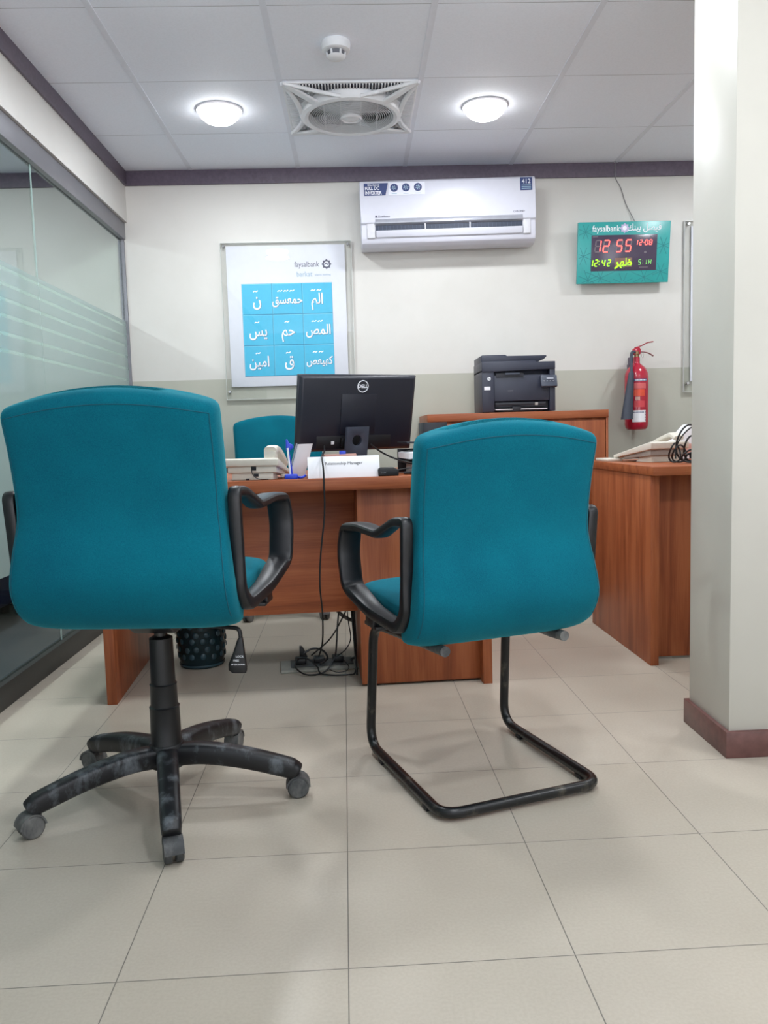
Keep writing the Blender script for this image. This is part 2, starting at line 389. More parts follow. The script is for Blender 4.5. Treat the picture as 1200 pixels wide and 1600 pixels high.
struct('trim_1', MB().b2(XL, XR, D - 0.012, D, 2.343, HC), M['trim'], 0.001)
struct('trim_2', MB().b2(XL, XL + 0.012, YB, D - 0.012, 2.343, HC), M['trim'], 0.001)
struct('trim_3', MB().b2(-4.4, -1.34, D - 0.012, D, 2.343, HC), M['trim'], 0.001)
# T-bars: slightly proud white grid with soft edges
tb = MB()
for i in range(-5, 7):
    x = -0.8757 + 0.6 * i
    if XL < x < XR - .02: tb.b2(x - 0.012, x + 0.012, YB, D - 0.012, HC - 0.0025, HC + .01)
struct('trim_4', tb, mat('ceiling_grid_bar', (224, 228, 238), 0.5, var=0.02), smooth=False)
# glazed partition, left
pt = struct('window_1', MB().b2(-1.30, GX + 0.012, YB, D, 2.052, 2.146), M['alu'], 0.003)
MB().b2(-1.30, GX + 0.012, YB, D, 0.0, 0.088).build('bottom_frame', M['blackframe'], pt, 0.003)
MB().b2(-1.30, GX + 0.004, D - 0.012, D, 0.088, 2.052).build('side_frame', M['alu'], pt)
stripes = [1.575, 1.517, 1.46, 1.40, 1.333, 1.27]
seam_y = 3.46
for a, b in ((YB, 1.2), (1.204, 2.3), (2.304, seam_y - 0.002), (seam_y + 0.002, D - 0.012)):
    g = MB().b2(-1.292, -1.282, a, b, 0.088, 2.052).build('glass_pane', M['glass'], pt, smooth=False)
    fm = MB(); z1 = 1.60
    for z in stripes:
        fm.b2(-1.2815, -1.2805, a, b, z + 0.007, z1); z1 = z - 0.007
    fm.b2(-1.2815, -1.2805, a, b, 0.45, z1)
    fm.build('frosted_film', M['film'], pt, smooth=False)
    s_ = MB()
    for z in stripes: s_.b2(-1.2815, -1.2807, a, b, z - 0.007, z + 0.007)
    s_.build('film_stripe', M['sfilm'], pt, smooth=False)
MB().b2(-1.2860, -1.2812, seam_y - 0.0022, seam_y + 0.0022, 0.088, 2.052).build('joint_seal', mat('clear_seal', (150, 170, 166), 0.3), pt, smooth=False)
# the column
struct('column', MB().b2(1.012, 1.56, 2.165, 2.437, 0, HC), M['column'], 0.004)
sk = MB().prism([(1.000, 2.153), (1.572, 2.153), (1.572, 2.449), (1.000, 2.449)], 0, 0.075, 'xy')
struct('baseboard_column', sk, M['skirt'], 0.0015)
struct('baseboard_back', MB().b2(XL, XR, D - 0.012, D, 0, 0.08), M['skirt'], 0.0015)

# ------------------------------------------------------------------ ceiling lights
def downlight(x, y, label, g='round ceiling lights'):
    t = thing('ceiling_light', label, 'ceiling light', (x, y, HC), 0, g)
    MB().lathe([(0.098, 0.0), (0.106, -0.002), (0.104, -0.008), (0.092, -0.012), (0.092, -0.004)], n=40).build('rim', M['lamprim'], t)
    MB().lathe([(0.092, -0.004), (0.0925, -0.014), (0.086, -0.032), (0.064, -0.050), (0.032, -0.059), (0.001, -0.061)], n=40).build('diffuser', M['lamp'], t)
    ld = bpy.data.lights.new('lamp', 'AREA'); ld.shape = 'DISK'; ld.size = 0.18; ld.energy = LAMP_W; ld.color = (0.91, 0.955, 1.0)
    lo = bpy.data.objects.new('lamp', ld); C.objects.link(lo); lo.parent = t; lo.location = (0, 0, -0.064)
    return t
downlight(-0.578, 3.91, 'round lit ceiling light left of the ceiling fan')
downlight(0.645, 3.91, 'round lit ceiling light right of the ceiling fan, above the air conditioner')
downlight(-0.585, 2.72, 'round ceiling light cut by top of photo, upper left of smoke detector')
downlight(0.645, 2.72, 'round ceiling light cut by top of photo, upper right of smoke detector')
for x, y, l_ in ((0.5, 1.3, 'round ceiling light almost above the camera'), (0.5, -0.1, 'round ceiling light behind the camera'), (1.9, -0.1, 'round ceiling light behind the camera, far right'),
                 (2.2, 3.9, 'round ceiling light over the right-hand desk, hidden by the column'), (2.2, 1.3, 'round ceiling light at far right in front of the column'),
                 (-2.6, 3.3, 'unseen round fill light added beyond the glass over the navy sofa'), (-2.6, 1.0, 'unseen round fill light added beyond the glass, away from the navy sofa')):
    t_ = downlight(x, y, l_)
    if x < -2: [c for c in t_.children if c.type == 'LIGHT'][0].data.energy = LAMP_W * 2.6  # unseen lamps beyond the glass, boosted as fill to brighten the panes

# ------------------------------------------------------------------ ceiling fan panel
fan = thing('ceiling_fan', 'square white recessed ceiling fan with round grille, between two ceiling lights', 'ceiling fan', (0.0243, 3.905, HC))
def ellip(r, n=48, sq=2.0): return [(r * cos(2 * pi * k / n), r * sin(2 * pi * k / n)) for k in range(n)]
MB().b2(-0.288, 0.288, -0.288, 0.288, -0.004, 0.02).build('backing_panel', M['fand'], fan)
# ring around grille
MB().lathe([(0.192, -0.010), (0.192, -0.036), (0.198, -0.048), (0.212, -0.052), (0.228, -0.046), (0.236, -0.030), (0.238, -0.010)], n=56, caps=False).build('grille_ring', M['fanw'], fan)
for sx_ in (-1, 1):
    for sy_ in (-1, 1):
        a = MB()
        P = [V((sx_ * 0.150, sy_ * 0.160, -0.042)), V((sx_ * 0.205, sy_ * 0.215, -0.030)), V((sx_ * 0.286, sy_ * 0.286, -0.008))]
        a.band(catmull(P, 6), (sx_ * 0.7, -sy_ * 0.7, 0), lambda q: 0.040 - 0.015 * q, 0.014)
        for d in (-1, 1):
            e0 = V((sx_ * 0.288, sy_ * 0.288, -0.008)); e1 = V((sx_ * (0.222 if d > 0 else 0.045), sy_ * (0.045 if d > 0 else 0.222), -0.038))
            md = (e0 + e1) / 2 - V((sx_, sy_, 0)) * 0.012
            a.band(catmull([e1, md, e0], 7), (sx_ * 0.7, sy_ * 0.7, 0) if d < 0 else (sx_ * .7, sy_ * .7, 0), 0.022, 0.016)
        a.build('corner_arm', M['fanw'], fan)
rim = MB()
for s_ in (-1, 1):
    rim.b2(-0.29, 0.29, s_ * 0.284 - 0.006, s_ * 0.284 + 0.006, -0.010, 0.0); rim.b2(s_ * 0.284 - 0.006, s_ * 0.284 + 0.006, -0.29, 0.29, -0.010, 0.0)
rim.build('outer_frame', M['fanw'], fan, 0.002)
sl = MB()
for side in range(4):
    rot = Matrix.Rotation(pi / 2 * side, 4, 'Z')
    for k in range(-17, 18):
        x = k * 0.0135; yin = -max(math.sqrt(max(0.215 ** 2 - x * x, 0)) if abs(x) < 0.215 else 0, 0) ; yin = min(yin, -abs(x) * 0.86)
        if -0.278 < yin - 0.004:
            b = MB().box((x, (yin - 0.28) / 2, -0.010), (0.0055, abs(-0.28 - yin), 0.010)); b.xf(rot); sl.add(b.v, b.f)
sl.build('vent_slats', M['fanw'], fan, smooth=False)
MB().lathe([(0.20, -0.006), (0.001, -0.006)], n=40).build('fan_disc', M['fang'], fan)
rg = MB()
for k in range(1, 17):
    r = 0.036 + k * 0.010; rg.tube([(r * cos(2 * pi * q / 44), r * sin(2 * pi * q / 44), -0.046) for q in range(44)], 0.0014, 5, True)
for x in (-0.12, -0.045, 0.045, 0.12):
    yy = math.sqrt(0.2 ** 2 - x * x); rg.box((x, 0, -0.043), (0.004, 2 * yy, 0.004))
rg.build('wire_grille', M['fanw'], fan)
MB().lathe([(0.050, -0.03), (0.050, -0.050), (0.043, -0.056), (0.038, -0.050), (0.034, -0.052), (0.001, -0.056)], n=32).build('hub_cap', M['fanw'], fan)
bl = MB()
for k in range(5):
    q = 2 * pi * k / 5
    b = MB().box((0.11, 0, -0.020), (0.15, 0.07, 0.002), Matrix.Rotation(R(14), 3, 'X')); b.xf(Matrix.Rotation(q, 4, 'Z')); b.build('blade', M['fang'], fan, smooth=False)

# smoke detector
sd = thing('smoke_detector', 'round white smoke detector on the ceiling in front of the fan', 'smoke detector', (-0.029, 3.28, HC))
MB().lathe([(0.055, 0), (0.056, -0.012), (0.054, -0.032), (0.046, -0.036), (0.044, -0.036)], n=32).build('housing', M['fanw'], sd, label=None)
MB().lathe([(0.034, -0.036), (0.030, -0.05)], n=24).build('sensor_slot', mat('detector_slot', (96, 98, 106), 0.6), sd)
cg = MB().lathe([(0.032, -0.050), (0.036, -0.053), (0.030, -0.060), (0.018, -0.064), (0.002, -0.065)], n=28)
for k in range(6):
    q = 2 * pi * k / 6; cg.box((0.034 * cos(q), 0.034 * sin(q), -0.044), (0.006, 0.006, 0.018), Matrix.Rotation(q, 3, 'Z'))
cg.build('cap', M['fanw'], sd)

# ------------------------------------------------------------------ air conditioner
ac = thing('air_conditioner', 'white split air conditioner high on the back wall with open louver', 'air conditioner', (0.545, D - 0.002, 1.945), rot=(0, R(-0.7), 0))
H, W2 = 0.352, 0.479
prof = [(0, 0.012), (-0.10, 0.0), (-0.150, 0.004), (-0.178, 0.022), (-0.190, 0.050), (-0.192, 0.118), (-0.203, 0.126), (-0.207, 0.16), (-0.206, 0.30), (-0.200, 0.338), (-0.186, 0.351), (0, 0.352)]
MB().prism(prof, -W2, W2, 'yz').build('casing', M['acw'], ac, 0.005, 3)
MB().prism([(-0.1945, 0.112), (-0.211, 0.122), (-0.211, 0.130), (-0.205, 0.146), (-0.2, 0.146)], -0.40, 0.405, 'yz').build('silver_strip', M['silver'], ac, 0.001)
MB().b2(-0.40, 0.405, -0.1935, -0.15, 0.050, 0.116).build('air_outlet', M['dark'], ac)
MB().prism([(-0.194, 0.048), (-0.199, 0.050), (-0.212, 0.082), (-0.208, 0.084), (-0.194, 0.06)], -0.398, 0.403, 'yz').build('louver_flap', M['acw'], ac, 0.001)
vn = MB()
for k in range(38):
    x = -0.385 + k * 0.0208; vn.b2(x, x + 0.0016, -0.195, -0.19, 0.084, 0.112)
vn.build('louver_vanes', mat('vane_grey', (74, 84, 104), 0.5), ac, smooth=False)
for x in (-0.13, 0.115): MB().b2(x - 0.003, x + 0.003, -0.206, -0.19, 0.07, 0.115).build('louver_bracket', M['acw'], ac, 0.001)
for x0, x1 in ((-0.448, -0.402), (0.407, 0.45)): MB().b2(x0, x1, -0.199, -0.18, 0.045, 0.128).build('end_cover', mat('end_cover_grey', (200, 200, 206), 0.35), ac, 0.006, 3)
yf = -0.2078
MB().prism([(-0.455, 0.332), (-0.325, 0.332), (-0.340, 0.268), (-0.455, 0.268)], yf, yf + 0.002, 'xz').build('inverter_sticker', M['navy'], ac, smooth=False)
letters('sticker_lettering', 'FULL DC\nINVERTER', 0.024, fr(-0.45, yf - 0.0008, 0.293), M['ink'], ac, align='LEFT', sx=0.84, bold=0.0005)
letters('brand_lettering', 'Dawlance', 0.016, fr(-0.435, yf - 0.0008, 0.323), M['ink'], ac, align='LEFT')
MB().b2(-0.323, -0.125, yf, yf + 0.002, 0.268, 0.333).build('icon_sticker', M['white'], ac, smooth=False)
for i, x in enumerate((-0.292, -0.228, -0.163)):
    ic = MB(); icw = MB(); ic.lathe([(0.0215, yf - 0.001), (0.0215, yf + 0.001)], (x, 0, 0.306), 28, 'y')
    for k in range(6):
        q = pi * k / 3 + 0.3; icw.box((x + 0.008 * cos(q) * (1 if i != 1 else 1.2), yf - 0.0014, 0.306 + 0.008 * sin(q)), (0.009, 0.001, 0.0035), Matrix.Rotation(-q, 3, 'Y'))
    icw.b2(x - .014, x + .014, yf - 0.0004, yf + .001, 0.274, 0.2765)
    io = ic.build('round_icon', M['navy'], ac); icw.build('icon_mark', M['palegrey'], io, smooth=False)
MB().b2(0.395, 0.46, yf + 0.0005, yf + 0.003, 0.272, 0.340).build('number_sticker', M['navy'], ac, smooth=False)
letters('number_lettering', '412', 0.034, fr(0.4275, yf - 0.0002, 0.318), M['ink'], ac, sx=0.95)
nb = MB()
for z in (0.297, 0.289, 0.280): nb.b2(0.402, 0.453, yf - 0.0002, yf + 0.001, z, z + 0.003)
nb.build('number_sticker_lines', M['palegrey'], ac, smooth=False)
letters('maker_lettering', 'Dawlance', 0.016, fr(-0.352, yf - 0.0002, 0.157), M['darkgrey'], ac)
MB().b2(-0.400, -0.389, yf - 0.0005, yf + .001, 0.152, 0.163).build('maker_mark', M['darkgrey'], ac, smooth=False)
letters('model_lettering', 'CHROME+', 0.014, fr(0.385, yf - 0.0002, 0.162), M['darkgrey'], ac)
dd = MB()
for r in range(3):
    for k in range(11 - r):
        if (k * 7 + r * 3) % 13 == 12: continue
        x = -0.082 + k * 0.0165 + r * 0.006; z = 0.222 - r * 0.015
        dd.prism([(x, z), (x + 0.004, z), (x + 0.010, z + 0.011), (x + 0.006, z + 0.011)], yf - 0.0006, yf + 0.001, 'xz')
dd.build('reflection_dashes', mat('reflection_white', (255, 255, 255), 0.08), ac, smooth=False)  # light reflection on the front panel, modelled as white dashes

# ------------------------------------------------------------------ calligraphy poster
po = thing('framed_poster', 'white poster with nine cyan calligraphy squares in a clear acrylic frame', 'poster', (-0.362, D, 1.60))
def plan(x): return x + 0.362
MB().b2(plan(-0.70), plan(-0.03), -0.016, -0.010, 1.216 - 1.6, 2.0 - 1.6).build('board', M['white'], po, 0.0005)
MB().b2(plan(-0.73), plan(0.008), -0.010, -0.006, 1.145 - 1.6, 2.018 - 1.6).build('back_sheet', M['acrylic'], po, smooth=False)
MB().b2(plan(-0.73), plan(0.008), -0.0205, -0.0175, 1.145 - 1.6, 2.018 - 1.6).build('front_sheet', M['acrylic'], po, smooth=False)
eg = MB()
for z in (2.018 - 1.6, 1.145 - 1.6): eg.b2(plan(-0.73), plan(0.008), -0.0208, -0.006, z - 0.0012, z + 0.0012)
for x in (plan(-0.73), plan(0.008)): eg.b2(x - 0.0012, x + 0.0012, -0.0208, -0.006, 1.145 - 1.6, 2.018 - 1.6)
eg.build('sheet_edge', mat('acrylic_edge', (196, 200, 196), 0.3), po, smooth=False)
for x in (plan(-0.712), plan(-0.012)):
    for z in (2.0 - 1.6, 1.19 - 1.6): MB().lathe([(0.008, 0), (0.008, -0.024), (0.006, -0.027)], (x, 0, z), 16, 'y').build('standoff_pin', M['chrome'], po)
gx0, gx1, gz0, gz1 = -0.621, -0.108, 1.272, 1.791
cw = (gx1 - gx0) / 3; ch = (gz1 - gz0) / 3
T_ = [[("\uFEE5", .095), ("\uFEA3\uFEE4\uFECC\uFEB4\uFED6", .068), ("\uFE8D\uFEDF\uFEE2", .085)],
      [("\uFEF3\uFEB2", .088), ("\uFEA3\uFEE2", .088), ("\uFE8D\uFEDF\uFEE4\uFEBA", .078)],
      [("\uFE8D\uFEE3\uFEF4\uFEE6", .082), ("\uFED5", .095), ("\uFEDB\uFEEC\uFEF4\uFECC\uFEBA", .062)]]
MARKS = [[1, 3, 2], [1, 1, 2], [1, 1, 2]]
for r in range(3):
    for c in range(3):
        x0 = gx0 + c * cw; z1_ = gz1 - r * ch; cx_, cz_ = plan(x0 + cw / 2), z1_ - ch / 2 - 1.6
        tl = MB().b2(plan(x0) + 0.0025, plan(x0 + cw) - 0.0015, -0.0168, -0.016, z1_ - ch - 1.6 + 0.0035, z1_ - 1.6 - 0.001).build('calligraphy_square', M['cyan'], po, smooth=False)
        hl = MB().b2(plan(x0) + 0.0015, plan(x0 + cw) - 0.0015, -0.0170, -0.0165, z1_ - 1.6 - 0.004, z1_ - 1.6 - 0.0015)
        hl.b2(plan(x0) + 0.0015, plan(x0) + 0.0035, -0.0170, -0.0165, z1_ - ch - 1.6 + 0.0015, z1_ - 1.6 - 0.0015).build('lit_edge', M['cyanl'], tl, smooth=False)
        body, sz = T_[r][c]; sz *= 0.80; z_sq = 1.5; sx_ = 0.98
        letters('letter_shadow', ar(body), sz, fr(cx_ + 0.002, -0.0169, cz_ - 0.006 - 0.002) @ Matrix.Diagonal((0.95, 1.25, 1, 1)), M['inksh'], tl, bold=0.0016, extrude=0.0001)
        letters('lettering', ar(body), sz, fr(cx_, -0.0172, cz_ - 0.006) @ Matrix.Diagonal((0.95, 1.25, 1, 1)), M['ink'], tl, bold=0.0009, extrude=0.0001)
        mk = MB(); n_ = MARKS[r][c]
        for k in range(n_):
            mx_ = cx_ + (k - (n_ - 1) / 2) * 0.034 - 0.006
            mk.band(catmull([(mx_ - 0.013, -0.0173, cz_ + 0.040), (mx_ - 0.006, -0.0173, cz_ + 0.046), (mx_ + 0.004, -0.0173, cz_ + 0.043), (mx_ + 0.013, -0.0173, cz_ + 0.049)], 4), (0, 1, 0), 0.0006, 0.005, 8)
        mk.build('vowel_marks', M['ink'], tl)
MB().b2(plan(gx0), plan(gx1), -0.0163, -0.0159, gz0 - 1.6, gz1 - 1.6).build('square_gaps', M['cyand'], po, smooth=False)
letters('bank_lettering', 'faysalbank', 0.042, fr(plan(-0.247), -0.0165, 1.892 - 1.6), M['darkgrey'], po, sx=0.82)
letters('barkat_lettering', 'barkat', 0.040, fr(plan(-0.262), -0.0165, 1.838 - 1.6), M['palegrey'], po, sx=0.88)
letters('motto_lettering', 'islamic banking', 0.015, fr(plan(-0.158), -0.0165, 1.834 - 1.6), M['palegrey'], po)
ls = star(MB(), plan(-0.135), 1.892 - 1.6, 0.029, 0.022, -0.0172, -0.0162); ls.build('star_emblem', M['darkgrey'], po, smooth=False)
MB().lathe([(0.0145, -0.0176), (0.0145, -0.017)], (plan(-0.135), 0, 1.892 - 1.6), 24, 'y').build('emblem_centre', M['white'], po)
sw = MB().band(catmull([(plan(-0.146), -0.0178, .288), (plan(-0.138), -0.0178, .298), (plan(-0.130), -0.0178, .289), (plan(-0.124), -0.0178, .297)], 4), (0, 1, 0), .0006, .006, 8)
sw.build('emblem_swirl', M['darkgrey'], po)

# second acrylic frame, mostly behind the column
fr2 = thing('acrylic_frame', 'clear acrylic wall frame half hidden behind the column', 'frame', (2.255, D, 1.62))
MB().b2(-0.335, 0.33, -0.010, -0.006, 1.12 - 1.62, 2.09 - 1.62).build('back_sheet', M['acrylic'], fr2, smooth=False)
MB().b2(-0.335, 0.33, -0.0205, -0.0175, 1.12 - 1.62, 2.09 - 1.62).build('front_sheet', M['acrylic'], fr2, smooth=False)
e2 = MB()
for z in (0.47, -0.50): e2.b2(-0.335, 0.33, -0.0208, -0.006, z - 0.0012, z + 0.0012)
for x in (-0.335, 0.33): e2.b2(x - 0.0015, x + 0.0015, -0.0208, -0.006, -0.5, 0.47)
e2.build('sheet_edge', mat('acrylic_edge_grey', (196, 198, 196), 0.3), fr2, smooth=False)
MB().b2(-0.295, 0.29, -0.016, -0.010, -0.44, 0.44).build('board', M['white'], fr2)
for x in (-0.312, 0.31):
    for z in (0.452, -0.452): MB().lathe([(0.009, 0), (0.009, -0.025), (0.007, -0.028)], (x, 0, z), 16, 'y').build('standoff_pin', M['chrome'], fr2)

# ------------------------------------------------------------------ digital prayer clock
ck = thing('digital_clock', 'teal digital wall clock showing 12 55 in red digits', 'clock', (1.545, D - 0.036, 1.744), rot=(R(7), 0, 0))
CW2, CH = 0.262, 0.333
MB().b2(-CW2, CW2, -0.03, -0.008, 0, CH).build('casing', M['tealb'], ck, 0.002)
pat = MB(); random.seed(3)
for cx_, cz_, r_ in ((-0.2, 0.02, 0.06), (-0.13, 0.03, 0.09), (0.0, 0.0, 0.06), (0.12, 0.03, 0.08), (0.215, 0.06, 0.05), (-0.23, 0.15, 0.05), (0.225, 0.2, 0.05), (-.22, .28, .04)):
    for k in range(4):
        q = pi * k / 4 + pi / 8; L = r_
        dx, dz = cos(q), sin(q); t0, t1 = -L, L
        while t0 < t1 and not (abs(cx_ + dx * t0) < CW2 - .004 and 0.004 < cz_ + dz * t0 < CH - .004): t0 += 0.004
        while t1 > t0 and not (abs(cx_ + dx * t1) < CW2 - .004 and 0.004 < cz_ + dz * t1 < CH - .004): t1 -= 0.004
        if t1 - t0 > 0.02:
            m_ = (t0 + t1) / 2; pat.box((cx_ + dx * m_, -0.0301, cz_ + dz * m_), (t1 - t0, 0.0006, 0.003), Matrix.Rotation(-q, 3, 'Y'))
pat.build('lattice_pattern', M['teald'], ck, smooth=False)
scx0, scx1, scz0, scz1 = -0.186, 0.188, 0.068, 0.262
MB().b2(scx0, scx1, -0.0325, -0.029, scz0, scz1).build('screen', M['screen'], ck, 0.001)
letters('bank_lettering', 'faysalbank', 0.048, fr(-0.105, -0.0306, 0.296), M['ink'], ck, sx=0.80)
letters('arabic_lettering', ar("\uFED3\uFEF4\uFEBC\uFEDE \uFE91\uFEF4\uFEE8\uFEDA"), 0.044, fr(0.112, -0.0306, 0.300) @ Matrix.Diagonal((0.95, 1.15, 1, 1)), M['ink'], ck, bold=0.0002)
star(MB(), 0.0, 0.298, 0.028, 0.020, -0.0312, -0.0300).build('star_emblem', M['lilac'], ck, smooth=False)
MB().lathe([(0.012, -0.0316), (0.012, -0.031)], (0, 0, 0.298), 20, 'y').build('emblem_centre', M['ink'], ck)
SEG = {'0': 'abcdef', '1': 'bc', '2': 'abged', '3': 'abgcd', '4': 'fgbc', '5': 'afgcd', '6': 'afgedc', '8': 'abcdefg', 'H': 'fbgec'}
def digit(on, off, ch_, x, z, w_, h, th, y=-0.0331):
    P = dict(a=((w_ / 2, h), 'h'), g=((w_ / 2, h / 2), 'h'), d=((w_ / 2, 0), 'h'), f=((0, h * .75), 'v'), b=((w_, h * .75), 'v'), e=((0, h * .25), 'v'), c=((w_, h * .25), 'v'))
    for k, ((px, pz), o) in P.items():
        tgt = on if k in SEG[ch_] else off
        if tgt is None: continue
        sh = 0.12 * pz
        if o == 'h': tgt.box((x + px + sh, y, z + pz), (w_ - th * .6, 0.0008, th))
        else:
            pts = [(x + px - th / 2 + 0.12 * (pz - h * .21), z + pz - h * .21), (x + px + th / 2 + 0.12 * (pz - h * .21), z + pz - h * .21), (x + px + th / 2 + 0.12 * (pz + h * .21), z + pz + h * .21), (x + px - th / 2 + 0.12 * (pz + h * .21), z + pz + h * .21)]
            tgt.prism(pts, y - .0004, y + .0004, 'xz')
off = MB()
for c_, x in (('1', -0.167), ('2', -0.120), ('5', -0.045), ('5', 0.006)): on = MB(); digit(on, off, c_, x, 0.172, 0.029, 0.062, 0.0065); on.build('red_digit', M['rled'], ck, smooth=False)
for c_, x in (('1', 0.060), ('2', 0.086), ('0', 0.118), ('8', 0.142)): on = MB(); digit(on, None, c_, x, 0.206, 0.014, 0.026, 0.004); on.build('red_digit', M['rled'], ck, smooth=False)
MB().b2(0.110, 0.115, -0.0335, -0.0327, 0.217, 0.221).build('red_dash', M['rled'], ck, smooth=False); off.build('unlit_digits', M['seg'], ck, smooth=False)
gn = MB()
for c_, x in (('1', -0.193), ('2', -0.166), ('4', -0.124), ('2', -0.093)): digit(gn, None, c_, x, 0.095, 0.015, 0.034, 0.005)
for z in (0.102, 0.120): gn.b2(-0.142, -0.137, -0.0335, -0.0327, z, z + 0.005)
gn.build('green_digits', M['gled'], ck, smooth=False)
MB().b2(-0.05, 0.048, -0.0329, -0.0324, 0.088, 0.138).build('prayer_strip', mat('brown_led_strip', (128, 96, 84), 0.5), ck, smooth=False)
letters('prayer_lettering', ar("\uFEC7\uFEEC\uFEAE"), 0.062, fr(0.0, -0.0333, 0.112), M['gled'], ck, bold=0.0012)
gd = MB()
for c_, x in (('5', 0.084), ('1', 0.116), ('H', 0.142)): digit(gd, None, c_, x, 0.100, 0.013, 0.026, 0.003)
gd.b2(0.108, 0.111, -0.0335, -0.0327, 0.106, 0.109); gd.b2(0.108, 0.111, -0.0335, -0.0327, 0.118, 0.121)
gd.build('dim_green_digits', M['gdim'], ck, smooth=False)
mk = MB()
mk.lathe([(0.007, -0.0332), (0.007, -0.0322)], (0.122, 0, 0.166), 18, 'y')
for x, z, l in ((-0.18, 0.252, 0.03), (0.09, 0.246, 0.02), (0.145, 0.247, 0.02), (0.09, 0.083, 0.05)): mk.b2(x, x + l, -0.0331, -0.0322, z, z + 0.004)
mk.build('screen_marks', M['seg'], ck, smooth=False)
ckw = MB().tube(catmull([(1.515, D - 0.03, 2.42), (1.52, D - 0.016, 2.34), (1.555, D - 0.006, 2.28), (1.585, D - 0.006, 2.19), (1.63, D - 0.012, 2.10), (1.640, D - 0.030, 2.05)], 8), 0.0022, 6)
tag(ckw.build('clock_cable', mat('grey_cable', (120, 118, 120), 0.5)), 'thin grey cable running from the ceiling down to the wall clock', 'cable')

# ------------------------------------------------------------------ fire extinguisher
fe = thing('fire_extinguisher', 'red wall-mounted fire extinguisher with black horn beside the wooden cabinet', 'fire extinguisher', (1.618, 4.665, 0.905))
MB().lathe([(0.03, 0.0), (0.052, 0.004), (0.062, 0.016), (0.066, 0.034), (0.066, 0.30), (0.063, 0.325), (0.052, 0.350), (0.034, 0.368), (0.021, 0.378), (0.0185, 0.384), (0.0185, 0.412), (0.016, 0.415)], n=40).build('cylinder', M['red'], fe)
MB().lathe([(0.014, 0.41), (0.014, 0.428), (0.017, 0.432), (0.017, 0.446)], n=20).build('valve', M['brass'], fe)
MB().prism([(-0.022, 0.428), (0.02, 0.43), (0.022, 0.455), (0.012, 0.476), (-0.022, 0.462)], -0.012, 0.012, 'xz').build('valve_block', M['red'], fe, 0.003)
MB().band(catmull([(-0.01, 0, 0.468), (0.03, 0, 0.480), (0.062, 0, 0.495), (0.094, 0, 0.500)], 6), (0, 1, 0), 0.018, 0.007).build('squeeze_lever', mat('dull_red_metal', (150, 60, 66), 0.4), fe)
MB().band(catmull([(0.0, 0, 0.444), (0.04, 0, 0.443), (0.07, 0, 0.436), (0.096, 0, 0.420)], 6), (0, 1, 0), 0.018, 0.006).build('carry_handle', mat('worn_grey_red_metal', (138, 92, 92), 0.4), fe)
MB().tube([(0.032 + 0.006 * cos(2 * pi * k / 16), -0.012, 0.425 + 0.016 * sin(2 * pi * k / 16)) for k in range(16)], 0.001, 5, True).build('pin_ring', M['chrome'], fe)
MB().tube(catmull([(-0.014, -0.01, 0.444), (-0.034, -0.022, 0.438), (-0.044, -0.040, 0.405), (-0.050, -0.058, 0.365), (-0.052, -0.072, 0.32)], 8), 0.0085, 10).build('hose', M['horn'], fe)
h0, h1 = V((-0.056, -0.080, 0.328)), V((-0.084, -0.084, 0.062)); hr = []
for t_, r_ in ((0, 0.011), (0.02, 0.014), (0.05, 0.0155), (0.3, 0.021), (0.99, 0.034), (1, 0.0345), (1, 0.031), (.9, .028)):
    c_ = h0.lerp(h1, t_); hr.append([c_ + V((r_ * cos(2 * pi * k / 24), r_ * 0.75 * sin(2 * pi * k / 24), 0)) for k in range(24)])
MB().loft(hr).build('horn', M['horn'], fe)
def patch(a0, a1, z0, z1, r=0.0665, n=10):
    mb = MB(); rings = []
    for k in range(n + 1):
        q = R(a0 + (a1 - a0) * k / n); rings.append([V((r * cos(q), r * sin(q), z)) for z in (z0, z1)])
    for i in range(n): mb.add([rings[i][0], rings[i + 1][0], rings[i + 1][1], rings[i][1]], [(0, 1, 2, 3)])
    return mb
patch(230, 300, 0.046, 0.112).build('white_label', M['paper'], fe)
patch(232, 308, 0.275, 0.290).build('blue_label', M['navy'], fe)
patch(236, 300, 0.235, 0.266, 0.0667).build('upper_instruction_print', mat('pale_red_print', (206, 96, 96), 0.5), fe)
patch(236, 292, 0.192, 0.230, 0.0667).build('orange_label', M['orange'], fe)
patch(246, 268, 0.170, 0.188, 0.0668).build('round_badge', M['pink'], fe)
patch(240, 292, 0.130, 0.166, 0.0667).build('lower_instruction_print', mat('muted_red_print', (198, 66, 74), 0.5), fe)
bt = MB()
for z in (0.055, 0.07, 0.085, 0.1): bt.add(patch(294, 298, z - .003, z + .006, 0.0669, 2).v, patch(294, 298, z, z + .006, 0.0669, 2).f)
for a in range(236, 286, 6): bt.add(patch(a, a + 4, 0.098, 0.104, 0.0669, 2).v, patch(a, a + 4, 0.098, 0.104, 0.0669, 2).f)
bt.build('label_print', M['navy'], fe)
bw = MB()
for a in range(244, 300, 6): bw.add(patch(a, a + 4, 0.279, 0.286, 0.0669, 2).v, patch(a, a + 4, 0.279, 0.286, 0.0669, 2).f)
bw.build('blue_label_print', M['ink'], fe)
MB().b2(-0.02, 0.02, 0.060, 0.088, 0.10, 0.42).b2(-.025, .025, .055, .088, .36, .38).build('wall_bracket', M['trim'], fe)

